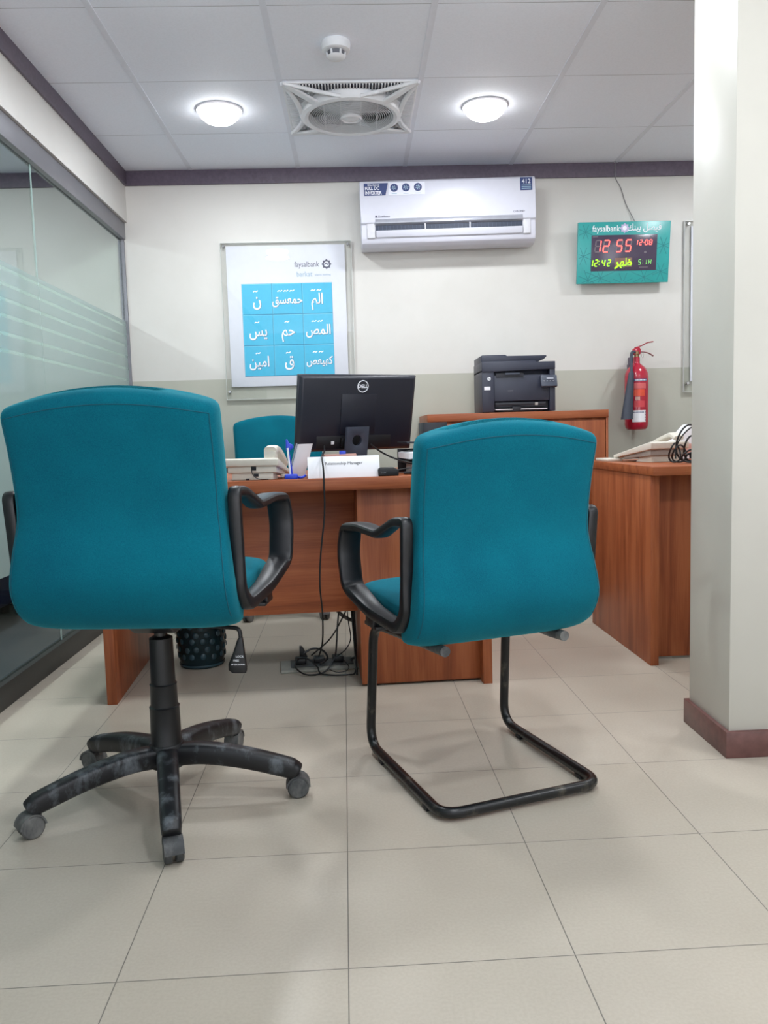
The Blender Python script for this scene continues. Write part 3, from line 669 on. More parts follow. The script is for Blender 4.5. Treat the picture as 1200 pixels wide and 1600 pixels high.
# ------------------------------------------------------------------ chairs
def chair_parts(t, dz=0.0, dy=0.0, arms=True):
    n_e, ns = 5.0, 40
    def sec(cl, Wf, T, r0, r1, arch, e_end=3.0, steps=8):
        """loft of superelliptic sections along a centre line in the yz plane"""
        P = catmull([(0, a + dy, b + dz) for a, b in cl], steps)
        # resample by arclength
        L = [0]
        for i in range(1, len(P)): L.append(L[-1] + (P[i] - P[i - 1]).length)
        tot = L[-1]
        def at(s):
            s = max(0, min(tot, s))
            for i in range(1, len(P)):
                if L[i] >= s: return P[i - 1].lerp(P[i], (s - L[i - 1]) / max(1e-9, L[i] - L[i - 1]))
            return P[-1]
        def info(s):
            p = at(s); tg = (at(s + 0.004) - at(s - 0.004)).normalized(); nr = V((0, tg.z, -tg.y))  # normal
            wl = Wf(s / tot)
            def corner(d, r): return 0 if d >= r else r - r * (max(0, 1 - ((r - d) / r) ** 2.4)) ** (1 / 2.4)
            wl -= corner(s, r0) + corner(tot - s, r1)
            def ends(d, r): return 1 if d >= r else (max(0.0, 1 - ((r - d) / r) ** e_end)) ** (1 / e_end)
            th = T / 2 * ends(s, T * 0.55) * ends(tot - s, T * 0.55)
            return p, tg, nr, wl, th
        def pos(s, x, side, x_abs=False):
            p, tg, nr, wl, th = info(s)
            xf = x / wl
            tt = th * (max(0, 1 - abs(xf) ** n_e)) ** (1 / n_e)
            bl_ = max(0, min(1, (s - tot + 0.22) / 0.22)); bl_ = bl_ * bl_ * (3 - 2 * bl_)
            return p + V((x, 0, 0)) + nr * tt * side - tg * arch * (xf * xf) * bl_
        ss = [0.0004, 0.003, 0.008, 0.015, 0.024, 0.034]
        ss = ss + [0.034 + (tot - 0.068) * k / ns for k in range(1, ns)] + [tot - q for q in reversed(ss)]
        rings = []
        for s in ss:
            p, tg, nr, wl, th = info(s); ring = []
            for k in range(60):
                u_ = -1 + 2 * (k % 30) / 30; x = wl * sin(pi / 2 * u_); y = th * max(0, 1 - abs(x / wl) ** n_e) ** (1 / n_e)
                if k >= 30: x = -x; y = -y
                bl_ = max(0, min(1, (s - tot + 0.22) / 0.22)); bl_ = bl_ * bl_ * (3 - 2 * bl_)
                xf = x / wl
                ring.append(p + V((x, 0, 0)) + nr * y - tg * arch * (xf * xf) * bl_)
            rings.append(ring)
        return MB().loft(rings), pos, info, tot
    back_cl = [(-0.06, 0.525), (-0.13, 0.527), (-0.19, 0.548), (-0.222, 0.60), (-0.216, 0.66), (-0.198, 0.73), (-0.196, 0.80), (-0.212, 0.90), (-0.232, 0.98), (-0.248, 1.045)]
    def Wb(u): return 0.256 - 0.016 * max(0, min(1, (u - 0.30) / 0.25)) + 0.004 * max(0, (u - 0.6))
    mb, pos, info, tot = sec(back_cl, Wb, 0.092, 0.11, 0.030, 0.034)
    back = mb.build('backrest', M['fabric'], t)
    # stitched seam round the rear face
    sgn = 1 if info(tot * 0.7)[2].y < 0 else -1
    pts = []
    s_top = tot - 0.030
    for k in range(30): s = 0.14 + (s_top - 0.02 - 0.14) * k / 29; pts.append(pos(s, -(info(s)[3] - 0.012), sgn))
    for k in range(25):
        f = -1 + 2 * k / 24; wl = info(s_top)[3] - 0.012; pts.append(pos(s_top - 0.0, f * wl, sgn))
    for k in range(30): s = (s_top - 0.02) - (s_top - 0.02 - 0.14) * k / 29; pts.append(pos(s, info(s)[3] - 0.012, sgn))
    MB().tube(pts, 0.0013, 6).build('stitched_seam', M['seam'], back)
    seat_cl = [(-0.175, 0.556), (-0.08, 0.560), (0.06, 0.566), (0.16, 0.566), (0.215, 0.553), (0.250, 0.520)]
    sm, _, _, _ = sec(seat_cl, lambda u: 0.246 - 0.03 * max(0, u - 0.6), 0.080, 0.03, 0.09, 0.0)
    sm.build('seat', M['fabric'], t)
    fr_ = MB().b2(-0.13, 0.13, -0.12 + dy, 0.14 + dy, 0.494 + dz, 0.516 + dz).build('seat_plate', M['plastic'], t, 0.004)
    for s_ in (-1, 1):
        def X(x): return s_ * x
        P = [(X(0.261), -0.205 + dy, 0.808 + dz), (X(0.265), -0.155 + dy, 0.804 + dz), (X(0.275), -0.070 + dy, 0.766 + dz), (X(0.283), 0.035 + dy, 0.774 + dz), (X(0.293), 0.115 + dy, 0.770 + dz),
             (X(0.298), 0.130 + dy, 0.70 + dz), (X(0.295), 0.115 + dy, 0.605 + dz), (X(0.276), 0.0 + dy, 0.556 + dz), (X(0.264), -0.155 + dy, 0.540 + dz), (X(0.258), -0.185 + dy, 0.580 + dz), (X(0.259), -0.195 + dy, 0.70 + dz)]
        loop = fillet(P, [0.014, 0.014, 0.012, 0.02, 0.022, 0.03, 0.022, 0.04, 0.02, 0.02, 0.05], 5, True)
        n_ = len(loop)
        ys = [p.y for p in loop]; y0, y1 = min(ys), max(ys)
        def wid(q):
            p = loop[min(int(q * n_ + 1e-6), n_ - 1)]; f = (p.y - y0) / (y1 - y0); return 0.030 + 0.034 * f
        def thk(q):
            p = loop[min(int(q * n_ + 1e-6), n_ - 1)]; return 0.034 if p.z < 0.60 + dz else 0.024
        arm = MB().band(loop, (1, 0, 0), wid, thk, 14, 3.4, True).build('armrest', M['plast2'], t)
        MB().box((X(0.245), 0.02 + dy, 0.512 + dz), (0.07, 0.09, 0.010)).box((X(.276), .02 + dy, .53 + dz), (0.012, 0.06, 0.04)).build('arm_bracket', M['plastic'], arm, 0.002)
    return t

def star_base(t, angs, top=0.50):
    MB().lathe([(0.026, 0.085), (0.044, 0.090), (0.045, 0.145), (0.042, 0.150)], n=28).build('base_hub', M['basearm'], t)
    MB().lathe([(0.041, 0.146), (0.0385, 0.152), (0.0375, 0.243), (0.0385, 0.246), (0.036, 0.247), (0.0345, 0.249), (0.0335, 0.302), (0.0345, 0.305), (0.0325, 0.306), (0.0310, 0.308), (0.0295, 0.425), (0.024, 0.428), (0.02, 0.43)], n=28).build('gas_column', M['plastic'], t)
    MB().lathe([(0.016, 0.42), (0.016, top - 0.03)], n=18).build('piston', M['metalblack'], t)
    MB().prism([(-0.10, top - 0.006), (0.10, top - 0.006), (0.085, top - 0.035), (0.03, top - 0.055), (-0.04, top - 0.055), (-0.085, top - 0.03)], -0.055, 0.055, 'yz').build('tilt_mechanism', M['plastic'], t, 0.006)
    for a in angs:
        q = R(a); d = V((cos(q), sin(q), 0)); lt = V((-sin(q), cos(q), 0))
        P = [d * 0.03 + V((0, 0, 0.118)), d * 0.10 + V((0, 0, 0.120)), d * 0.20 + V((0, 0, 0.106)), d * 0.305 + V((0, 0, 0.080)), d * 0.325 + V((0, 0, 0.072)), d * 0.338 + V((0, 0, 0.062))]
        rd_ = lambda f: 1 if f < 0.86 else max(0.25, (1 - ((f - 0.86) / 0.13) ** 2.5)) if f < .99 else 0.25
        MB().band(catmull(P, 6), lt, lambda f: (0.056 - 0.014 * f) * (0.5 + 0.5 * rd_(f)), lambda f: (0.056 - 0.014 * f) * (0.35 + 0.65 * rd_(f)), 16, 3.6).build('base_arm', M['basearm'], t)
        cs = bpy.data.objects.new('caster', None)
        c_ = MB()
        ctr = d * 0.318
        hd = lt  # wheel axis roughly across the arm
        ang = random.uniform(-0.35, 0.35); ax = (Matrix.Rotation(ang, 3, 'Z') @ -hd).normalized(); fwd = V((0, 0, 1)).cross(ax)
        cc = ctr + fwd * 0.019 + V((0, 0, 0.0278))
        c_.tube([ctr + V((0, 0, 0.03)), ctr + V((0, 0, 0.070))], 0.008, 10)
        hood = []
        for k in range(11):
            b = pi * (0.02 + 0.96 * k / 10); rr = 0.0315; hood.append([cc + fwd * rr * cos(b) + V((0, 0, rr * sin(b))) + ax * x for x in (-0.0215, -0.0215, 0.0215, 0.0215)])
            hood[-1][0] = hood[-1][0] - (fwd * cos(b) + V((0, 0, sin(b)))) * 0.004; hood[-1][3] = hood[-1][3] - (fwd * cos(b) + V((0, 0, sin(b)))) * 0.004
        c_.loft(hood)
        co = c_.build('caster', M['caster'], t)
        for s_ in (-1, 1):
            wv = MB(); base = cc + ax * s_ * 0.013
            rings = []
            for off, r_ in ((-0.0085, 0.016), (-0.0085, 0.0262), (-0.006, 0.0278), (0.005, 0.0278), (0.0085, 0.0235), (0.0095, 0.010), (0.0095, 0.001)):
                rings.append([base + ax * off * s_ + fwd * r_ * cos(2 * pi * k / 20) + V((0, 0, r_ * sin(2 * pi * k / 20))) for k in range(20)])
            wv.loft(rings); wv.build('wheel', M['caster'], co)

# left swivel chair
random.seed(5)
c1 = thing('swivel_chair', 'large teal fabric swivel chair in the left foreground, seen from behind', 'chair', (-0.513, 2.055, 0), R(-6))
chair_parts(c1)
star_base(c1, [-76 + 6 + 72 * k for k in range(5)])
lv = MB().tube(fillet([(0.03, -0.02, 0.462), (0.14, -0.03, 0.460), (0.216, -0.04, 0.456), (0.218, -0.042, 0.425)], 0.014, 5), 0.0052, 10).build('height_lever', M['plastic'], c1)
pd = MB(); rings = []
for z, w_, th in ((0.434, 0.010, 0.010), (0.428, 0.015, 0.012), (0.395, 0.030, 0.016), (0.366, 0.046, 0.018), (0.352, 0.046, 0.018), (0.345, 0.036, 0.014)):
    xo = 0.218 - (w_ - 0.012) * 0.30
    rings.append([V((xo + w_ / 2 * (abs(cos(q)) ** .6) * (1 if cos(q) > 0 else -1), -0.044 + th / 2 * (abs(sin(q)) ** .6) * (1 if sin(q) > 0 else -1), z)) for q in [2 * pi * (k + .5) / 20 for k in range(20)]])
pdo = pd.loft(rings).build('lever_handle', M['plastic'], lv)
letters('lever_lettering', 'LOCK', 0.0075, fr(0.2165, -0.0545, 0.388), M['ink'], lv)
letters('lever_lettering', 'FREE', 0.0070, fr(0.207, -0.0545, 0.378), M['ink'], lv)
letters('lever_lettering', 'UP OR DOWN', 0.0052, fr(0.211, -0.0545, 0.368), M['ink'], lv)

# right cantilever chair
c2 = thing('cantilever_chair', 'teal fabric visitor chair on a black sled tube frame, right foreground', 'chair', (0.308, 2.152, 0), R(19))
chair_parts(c2, dz=-0.092, dy=0.045)
zt, zf, hw = 0.388, 0.0195, 0.222
P = [(-0.17, -0.10, zt), (-0.215, 0.215, zt), (-hw, 0.255, zf), (-hw, -0.245, zf), (hw, -0.245, zf), (hw, 0.255, zf), (0.215, 0.215, zt), (0.17, -0.10, zt)]
MB().tube(fillet(P, [0, 0.06, 0.07, 0.055, 0.055, 0.07, 0.06, 0], 8), 0.0135, 14).build('sled_frame', M['metalblack'], c2)
for x in (-hw, hw):
    for y in (0.15, -0.16): MB().box((x, y, 0.006), (0.024, 0.028, 0.012)).build('rubber_foot', M['plastic'], c2, 0.003)
for x in (-0.17, 0.17):
    MB().tube([(x, -0.168, 0.392), (x, -0.10, zt), (x, 0.1, zt)], 0.0135, 14).build('seat_rail', M['caster'], c2)
MB().b2(-0.16, 0.16, -0.10, 0.10, 0.396, 0.404).build('cross_plate', M['plastic'], c2)

# far swivel chair behind the desk
c3 = thing('swivel_chair', 'teal fabric swivel chair behind the desk against the back wall', 'chair', (-0.378, 4.335, 0), R(180 + 14))
chair_parts(c3, dz=-0.005)
star_base(c3, [-194 + (-90 - 36) + 72 * k for k in range(5)], 0.495)

# ------------------------------------------------------------------ main desk
DA = math.atan2(0.080, 1.378)
desk = thing('office_desk', 'cherry wood office desk with modesty panel, behind the two front chairs', 'desk', (-0.905, 2.826, 0), DA)
DT = 0.775
MB().b2(-0.015, 1.405, -0.012, 0.74, DT - 0.044, DT).build('desktop', M['woodh'], desk, 0.0025)
MB().b2(0.0, 0.035, 0.0, 0.72, 0, DT - 0.044).build('side_panel', M['wood'], desk, 0.0015)
MB().b2(1.348, 1.382, 0.0, 0.72, 0, DT - 0.044).build('side_panel', M['wood'], desk, 0.0015)
MB().b2(0.035, 0.905, 0.22, 0.24, 0.248, DT - 0.044).build('modesty_panel', M['woodh'], desk, 0.001)
MB().b2(0.905, 1.348, 0.048, 0.60, 0.008, DT - 0.044).build('pedestal', M['wood'], desk, 0.0015)
for k, z in enumerate((0.06, 0.28, 0.50)):
    d_ = MB().b2(0.91, 1.343, 0.60, 0.618, z, z + 0.21).build('drawer', M['wood'], desk, 0.001)
    MB().b2(1.08, 1.17, 0.618, 0.632, z + 0.10, z + 0.112).build('drawer_handle', M['silver'], d_, 0.002)
Dm = Matrix.Translation((-0.905, 2.826, 0)) @ Matrix.Rotation(DA, 4, 'Z')
def dk(x, y, z=DT): return Dm @ V((x, y, z))

# monitor
mc = dk(0.92, 0.36)
mo = thing('computer_monitor', 'black computer monitor seen from behind on the desk', 'monitor', (mc.x, mc.y, DT), R(25))
TL = Matrix.Translation((0, -0.03, 0.237)) @ Matrix.Rotation(R(13), 4, 'X')
def tilt(mb): return mb.xf(TL)
tilt(MB().b2(-0.250, 0.250, -0.006, 0.012, -0.151, 0.147)).build('screen_panel', M['monitor'], mo, 0.003)
bb = MB().loft([[V((sx * (0.249), -0.006, z)) for sx, z in ((-1, -.149), (1, -.149), (1, .145), (-1, .145))],
                [V((sx * (0.235), -0.018, z)) for sx, z in ((-1, -.14), (1, -.14), (1, .136), (-1, .136))]])
tilt(bb).build('rear_cover', M['monitor'], mo, 0.004)
tilt(MB().b2(-0.075, 0.075, -0.022, -0.015, -0.08, 0.075)).build('mount_panel', M['monitor'], mo, 0.003)
tilt(MB().b2(-0.17, 0.15, -0.019, -0.014, -0.138, -0.088)).build('port_recess', mat('port_black', (16, 17, 22), 0.5), mo, 0.002)
tilt(MB().b2(-0.245, 0.245, 0.0125, 0.013, -0.14, 0.146)).build('screen', mat('dark_screen', (12, 13, 18), 0.15), mo)
tilt(MB().lathe([(0.0235, -0.0205), (0.0235, -0.018), (0.0205, -0.018), (0.0205, -0.0205), (0.0235, -0.0205)], (0.012, 0, 0.105), 36, 'y', caps=False)).build('logo_ring', M['ink'], mo)
tilt(text_mb('DELL', 0.0185, fr(0.012, -0.0192, 0.105), bold=0.0005)).build('logo_lettering', M['ink'], mo, smooth=False)
tilt(MB().b2(-0.11, -0.098, -0.024, -0.018, -0.12, -0.108)).build('label_sticker', M['paper'], mo)
tilt(MB().b2(-0.072, -0.052, -0.036, -0.018, -0.13, -0.095)).build('cable_plug', M['plastic'], mo, 0.002)
# neck with round hole
nk = MB(); N = 24; zc, xc, rh = 0.100, -0.022, 0.020
outer = []
for k in range(N):
    q = 2 * pi * k / N; cx, sz = cos(q), sin(q); f = 1 / max(abs(cx) / 0.046, abs(sz) / 0.080)
    outer.append((xc + cx * f, zc + sz * f))
for y0, y1 in ((-0.075, -0.055),):
    A = [V((x, y0 - 0.02 * (z - zc) / .08, z)) for x, z in outer]; B = [V((x, y1 - 0.02 * (z - zc) / .08, z)) for x, z in outer]
    I = [V((xc + rh * cos(2 * pi * k / N), y0 - 0.02 * (rh * sin(2 * pi * k / N) + .004) / .08, zc + 0.028 + rh * sin(2 * pi * k / N))) for k in range(N)]
    J = [p + V((0, y1 - y0, 0)) for p in I]
    nk.loft([A, B, J, I], False, True)
nk.build('stand_neck', M['monst'], mo, 0.0015)
MB().prism([(-0.11, -0.11), (0.11, -0.11), (0.12, 0.06), (-0.12, 0.06)], 0.0, 0.012, 'xy').build('stand_base', M['monst'], mo, 0.003)

# telephone on the desk, seen from behind
def telephone_body(t, mi, md, k=Matrix.Identity(4)):
    MB().prism([(-0.095, 0.050), (0.095, 0.012), (0.098, 0.024), (-0.090, 0.078), (-0.097, 0.074)], -0.098, 0.098, 'yz').xf(k).build('body', mi, t, 0.004, 3)
    MB().prism([(-0.085, 0.026), (-0.085, 0.052), (0.05, 0.024), (0.05, 0.010)], -0.088, 0.088, 'yz').xf(k).build('underside', md, t, 0.003)
    MB().prism([(-0.080, 0.0), (-0.076, 0.030), (-0.02, 0.020), (0.0, 0.0)], -0.076, 0.074, 'yz').xf(k).build('foot', mi, t, 0.003)
t1 = thing('telephone', 'ivory desk telephone on the main desk beside the blue pen stand', 'telephone', dk(0.555, 0.118), DA + R(-12))
telephone_body(t1, M['ivory'], M['ivory'])
hs = catmull([(0.066, -0.070, 0.098), (0.066, -0.040, 0.107), (0.066, 0.0, 0.101), (0.066, 0.05, 0.078), (0.066, 0.092, 0.05)], 6)
MB().band(hs, (1, 0, 0), 0.046, lambda f: 0.026 + 0.012 * abs(2 * f - 1) ** 2, 16, 3).b2(.046, .086, -.082, -.05, .072, .10).build('handset', M['ivory'], t1, 0)
kp = MB()
for i in range(4):
    for j in range(3): kp.box((-0.055 + j * 0.022, -0.02 + i * 0.022, 0.063 - i * 0.0062), (0.014, 0.013, 0.008))
kp.build('keypad', M['ivoryd'], t1, 0.001, label='grey keypad')
so = MB().b2(-0.002, 0.016, -0.087, -0.08, 0.034, 0.048).b2(0.005, 0.022, -0.081, -0.076, 0.012, 0.022).b2(-0.024, -0.012, -.081, -.076, -0.0, .006).build('line_sockets', M['printd'], t1)
MB().tube(catmull([(0.0, -0.086, 0.040), (0.004, -0.096, 0.026), (0.016, -0.098, 0.010), (0.034, -0.092, 0.003), (0.06, -0.09, 0.003)], 6), 0.0016, 6).build('line_cord', M['cable'], t1)
cc_ = [(0.09 + 0.004 * cos(k * 0.9) , -0.02 + k * 0.0016, 0.006 + 0.004 + 0.004 * sin(k * 0.9)) for k in range(60)]
MB().tube(cc_, 0.0015, 5).build('coiled_cord', M['ivory'], t1)

# blue pen stand
bs = thing('pen_stand', 'blue plastic counter pen on its square blue stand beside the name plate', 'pen stand', dk(0.678, 0.03), DA)
MB().b2(-0.026, 0.020, -0.022, 0.022, 0, 0.017).build('base', M['blue'], bs, 0.004, 3)
MB().tube(catmull([(0.0, 0, 0.012), (-0.004, 0.002, 0.06), (-0.010, 0.004, 0.105), (-0.010, 0.004, 0.118)], 6), lambda q: 0.0036 - 0.0008 * q, 8).build('stem', M['blue'], bs)
MB().prism([(-0.018, 0.100), (-0.004, 0.100), (0.010, 0.112), (0.006, 0.122), (-0.006, 0.126), (-0.012, 0.142), (-0.018, 0.140)], -0.005, 0.005, 'xz').build('pen_clip', M['blue'], bs, 0.002)
MB().tube([(-0.006, -0.008, 0.018), (-0.012, -0.008, 0.11)], 0.0035, 8).build('pen', M['paper'], bs)
MB().tube(catmull([(0.018, 0, 0.006), (0.030, -0.006, 0.005), (0.040, 0, 0.006), (0.047, 0.006, 0.012)], 5), 0.0042, 8).build('pen_cord', M['blue'], bs)

# slanted white display panel
dp = thing('leaflet_holder', 'slanted white leaflet holder edge between pen stand and name plate', 'leaflet holder', dk(0.712, 0.10), DA + R(55))
MB().prism([(0.02, 0.0), (0.024, 0.0), (-0.018, 0.122), (-0.022, 0.122)], -0.045, 0.045, 'yz').build('panel', M['paper'], dp)
MB().b2(-0.046, 0.046, -0.02, 0.03, 0, 0.004).build('foot', M['acrylic'], dp)
MB().prism([(0.026, 0.0), (0.03, 0.0), (-0.014, 0.126), (-0.018, 0.126)], -0.048, -0.045, 'yz').build('edge_strip', M['silver'], dp)

# name plate (folded card)
npl = thing('name_plate', 'white name plate reading Relationship Manager at the front edge of the desk', 'name plate', dk(0.862, 0.040), DA)
MB().prism([(-0.026, 0.0), (-0.022, 0.0), (0.004, 0.072), (0.0, 0.075)], -0.128, 0.128, 'yz').build('front_face', M['paper'], npl, 0.0005)
MB().prism([(0.030, 0.0), (0.034, 0.0), (0.006, 0.075), (0.002, 0.073)], -0.128, 0.128, 'yz').build('rear_face', M['paper'], npl, 0.0005)
ang = math.atan2(0.026, 0.0735)
letters('lettering', 'Relationship Manager', 0.0155, Matrix.Translation((0.0, -0.0090, 0.050)) @ Matrix.Rotation(-ang, 4, 'X') @ FRONT, mat('plate_print_grey', (86, 86, 90), 0.7), npl)

# wooden stationery tray behind the plate
st = thing('pen_tray', 'pale wooden pen tray seen under the monitor behind the name plate', 'tray', dk(0.865, 0.165), DA)
MB().b2(-0.07, 0.05, -0.03, 0.03, 0, 0.005).b2(-0.07, 0.05, -0.03, -0.026, 0, 0.080).b2(-0.07, 0.05, 0.026, 0.03, 0, 0.080).b2(-0.07, -0.066, -0.03, 0.03, 0, 0.08).b2(0.046, 0.05, -0.03, 0.03, 0, 0.08).build('box', M['pink'], st, 0.001)
er = MB().b2(-0.012, 0.012, -0.008, 0.008, 0.005, 0.092)
er.build('marker', M['blue'], st, 0.002)

# adapter + its leads
ad = thing('power_adapter', 'small black power adapter at the desk edge right of the name plate', 'adapter', dk(1.020, 0.024), DA)
MB().prism([(-0.036, 0.0), (0.036, 0.0), (0.037, 0.022), (0.018, 0.031), (-0.032, 0.031), (-0.037, 0.026)], -0.02, 0.02, 'xz').build('casing', M['plastic'], ad, 0.004, 3)
letters('brand_lettering', 'D-LINK', 0.006, fr(-0.018, -0.0205, 0.013), M['greytext'], ad)
MB().tube(catmull([(0.034, 0.004, 0.020), (0.06, 0.006, 0.024), (0.10, 0.008, 0.026), (0.16, 0.02, 0.022), (0.24, 0.05, 0.004)], 6), 0.0022, 6).build('upper_lead', M['cable'], ad)
MB().tube(catmull([(0.034, 0.0, 0.010), (0.055, 0.0, 0.009), (0.10, 0.006, 0.012), (0.16, 0.02, 0.006)], 6), 0.0018, 6).build('lower_lead', M['cable'], ad)
MB().box((0.070, 0.002, 0.009), (0.028, 0.011, 0.011)).build('ferrite_bead', M['plastic'], ad, 0.003)

# letter tray with papers at right of monitor
lt_ = thing('letter_tray', 'black letter tray stacked with papers, partly behind the right teal chair', 'letter tray', dk(1.245, 0.18), DA + R(4))
MB().b2(-0.15, 0.13, -0.10, 0.14, 0.040, 0.044).b2(-0.15, 0.13, 0.137, 0.14, 0.0, 0.09).b2(0.127, 0.13, -0.1, 0.14, 0, 0.085).build('tray', M['printd'], lt_, 0.001)
MB().prism([(-0.15, 0.112), (0.13, 0.108), (0.13, 0.113), (-0.15, 0.118)], -0.06, 0.14, 'xz').b2(.125, .128, .1, .14, .04, .112).build('upper_shelf', M['printd'], lt_, 0.001)
lp = catmull([(-0.15, 0, 0.047), (-0.05, 0, 0.060), (0.04, 0, 0.066), (0.125, 0, 0.070)], 5)
pp = tag(MB().prism([(p.x, p.z) for p in lp] + [(p.x, p.z - 0.022 - 0.01 * k / len(lp)) for k, p in reversed(list(enumerate(lp)))], -0.11, 0.12, 'xz').build('paper_stack', M['paper']), 'curled stack of white papers lying in the black letter tray', 'papers')
pp.matrix_world = Dm @ Matrix.Translation((1.245, 0.18, DT + 0.031)) @ Matrix.Rotation(R(4), 4, 'Z')
p2 = tag(MB().b2(-0.12, 0.12, -0.105, 0.12, 0.0, 0.032).build('paper_stack', mat('greyish_paper', (206, 202, 204), 0.7)), 'flat block of papers on the desktop under the black letter tray', 'papers')
p2.matrix_world = Dm @ Matrix.Translation((1.245, 0.18, DT + .0005)) @ Matrix.Rotation(R(4), 4, 'Z')
# dark box file at the far right end
bf = thing('box_file', 'black box file at the far right corner of the desk, showing above the right chair', 'box file', dk(1.275, 0.62), DA)
MB().b2(-0.05, 0.05, -0.08, 0.08, 0, 0.192).build('casing', M['printd'], bf, 0.002)

# monitor cable: over the desk edge and down in front of the modesty panel
def cable(pts, r, label, group=None, m='cable'):
    o = MB().tube(catmull(pts, 8), r, 7).build('cable', M[m]); return tag(o, label, 'cable', group)
e0 = dk(0.785, 0.31, 0.86)
pts = [tuple(dk(0.80, 0.262, 0.887)), tuple(dk(0.798, 0.17, 0.868)), tuple(dk(0.790, 0.075, 0.858)), tuple(dk(0.785, 0.010, 0.85)), tuple(dk(0.788, -0.018, 0.815)), tuple(dk(0.789, -0.022, 0.76)), tuple(dk(0.787, -0.022, 0.65)), tuple(dk(0.770, -0.020, 0.52)),
       tuple(dk(0.762, 0.0, 0.40)), tuple(dk(0.768, 0.05, 0.28)), tuple(dk(0.765, 0.15, 0.15)), tuple(dk(0.75, 0.28, 0.06))]
cable(pts, 0.0032, 'black monitor cable hanging over the desk front past the name plate')
cable([tuple(dk(0.985, 0.33, 0.885)), tuple(dk(1.02, 0.27, 0.855)), tuple(dk(1.06, 0.15, 0.832)), tuple(dk(1.12, 0.055, 0.816)), tuple(dk(1.20, 0.045, 0.806)), tuple(dk(1.28, 0.04, 0.779))], 0.0034, 'black cable curving from the monitor across the white papers')
# floor box with sockets
fb = thing('floor_socket_box', 'grey floor socket box full of black plugs under the desk', 'socket box', (-0.175, 3.215, 0), R(6))
MB().b2(-0.155, 0.165, -0.075, 0.075, 0, 0.012).build('plate', M['fbox'], fb, 0.003)
MB().b2(-0.115, 0.135, -0.045, 0.058, 0.012, 0.017).build('socket_insert', mat('socket_grey', (70, 70, 70), 0.5), fb, 0.002)
for x in (-0.075, 0.0, 0.075): MB().b2(x - 0.022, x + 0.022, -0.02, 0.03, 0.017, 0.040).build('plug', M['plastic'], fb, 0.005, 3)
MB().prism([(-0.078, 0.04), (-0.045, 0.04), (-0.066, 0.085), (-0.078, 0.088)], -0.005, 0.02, 'xz').build('plug_boot', M['plastic'], fb, 0.004)
g_ = 'black cables under the desk'
fx, fy = -0.175, 3.215
cable([(-0.04, 3.19, 0.40), (-0.055, 3.16, 0.26), (-0.085, 3.16, 0.19), (-0.13, 3.17, 0.12), (-0.205, 3.20, 0.05)], 0.003, 'black cable slanting down to the left end of the floor socket box')
cable([(-0.080, 3.135, 0.30), (-0.094, 3.125, 0.19), (-0.100, 3.12, 0.12), (-0.11, 3.13, 0.06), (-0.15, 3.10, 0.010), (-0.22, 3.08, 0.008), (-0.265, 3.12, 0.03), (-0.255, 3.19, 0.045)], 0.0034, 'black cable dropping straight then looping in front of the socket box')
cable([(-0.06, 3.14, 0.32), (-0.052, 3.14, 0.20), (-0.045, 3.14, 0.13), (-0.065, 3.17, 0.08), (-0.10, 3.20, 0.045)], 0.0022, 'thin black cable curving down to the middle of the socket box')
cable([(-0.265, 3.17, 0.05), (-0.22, 3.15, 0.052), (-0.18, 3.12, 0.028), (-0.165, 3.085, 0.01), (-0.12, 3.06, 0.008), (-0.06, 3.06, 0.008), (-0.032, 3.075, 0.010), (-0.026, 3.10, 0.06), (-0.026, 3.13, 0.18), (-0.035, 3.15, 0.40)], 0.0034, 'black cable looping along the floor and up beside the desk pedestal')
cable([(-0.135, 3.10, 0.022), (-0.105, 3.08, 0.014), (-0.07, 3.085, 0.014), (-0.055, 3.11, 0.024), (-0.075, 3.14, 0.045), (-0.075, 3.20, 0.045)], 0.0018, 'thin looped black cable lying on the front edge of the socket box')
cable([(-0.030, 3.19, 0.42), (-0.030, 3.18, 0.28), (-0.028, 3.18, 0.13), (-0.028, 3.18, 0.05), (-0.04, 3.19, 0.035), (-0.05, 3.19, 0.028)], 0.005, 'thick black cable close against the left side of the pedestal')
cable([(-0.045, 3.15, 0.40), (-0.038, 3.15, 0.25), (-0.030, 3.10, 0.12), (-0.024, 3.05, 0.008)], 0.0045, 'straight black cable left of the pedestal, behind the visitor chair leg')
cable([(-0.235, 3.20, 0.06), (-0.20, 3.21, 0.075), (-0.16, 3.20, 0.07), (-0.14, 3.17, 0.045), (-0.17, 3.14, 0.03)], 0.0042, 'short black cable arching over the socket box plugs')
cable([(-0.112, 3.20, 0.36), (-0.110, 3.19, 0.27), (-0.087, 3.18, 0.225), (-0.055, 3.18, 0.200), (-0.036, 3.20, 0.188)], 0.0075, 'grey brown flexible conduit bending below the desk panel', None, 'conduit')

# waste bin
wb = thing('waste_bin', 'dark translucent blue-green waste bin under the desk behind the left chair', 'waste bin', (-0.662, 3.315, 0))
bn = MB().lathe([(0.080, 0.0), (0.088, 0.002), (0.090, 0.030), (0.0905, 0.034), (0.094, 0.036), (0.106, 0.228), (0.110, 0.230), (0.110, 0.236), (0.104, 0.236), (0.090, 0.036), (0.084, 0.006), (0.0, 0.006)], n=40, caps=False).build('bucket', M['bin'], wb)
cl_ = MB(); random.seed(4)
for row in range(6):
    for k in range(14):
        q = 2 * pi * (k + 0.5 * (row % 2)) / 14 + random.uniform(-.04, .04); z = 0.052 + row * 0.031 + random.uniform(-.003, .003); r_ = 0.0955 + 0.010 * (z - 0.036) / 0.19 * 1.15
        rr = []
        for (a, b) in ((1, 0.0), (0.75, 0.0022), (0.3, 0.003)):
            rr.append([V(((r_ + b) * cos(q + a * 0.12 * cos(u)), (r_ + b) * sin(q + a * 0.12 * cos(u)), z + a * 0.0125 * sin(u))) for u in [2 * pi * j / 10 for j in range(10)]])
        cl_.loft(rr)
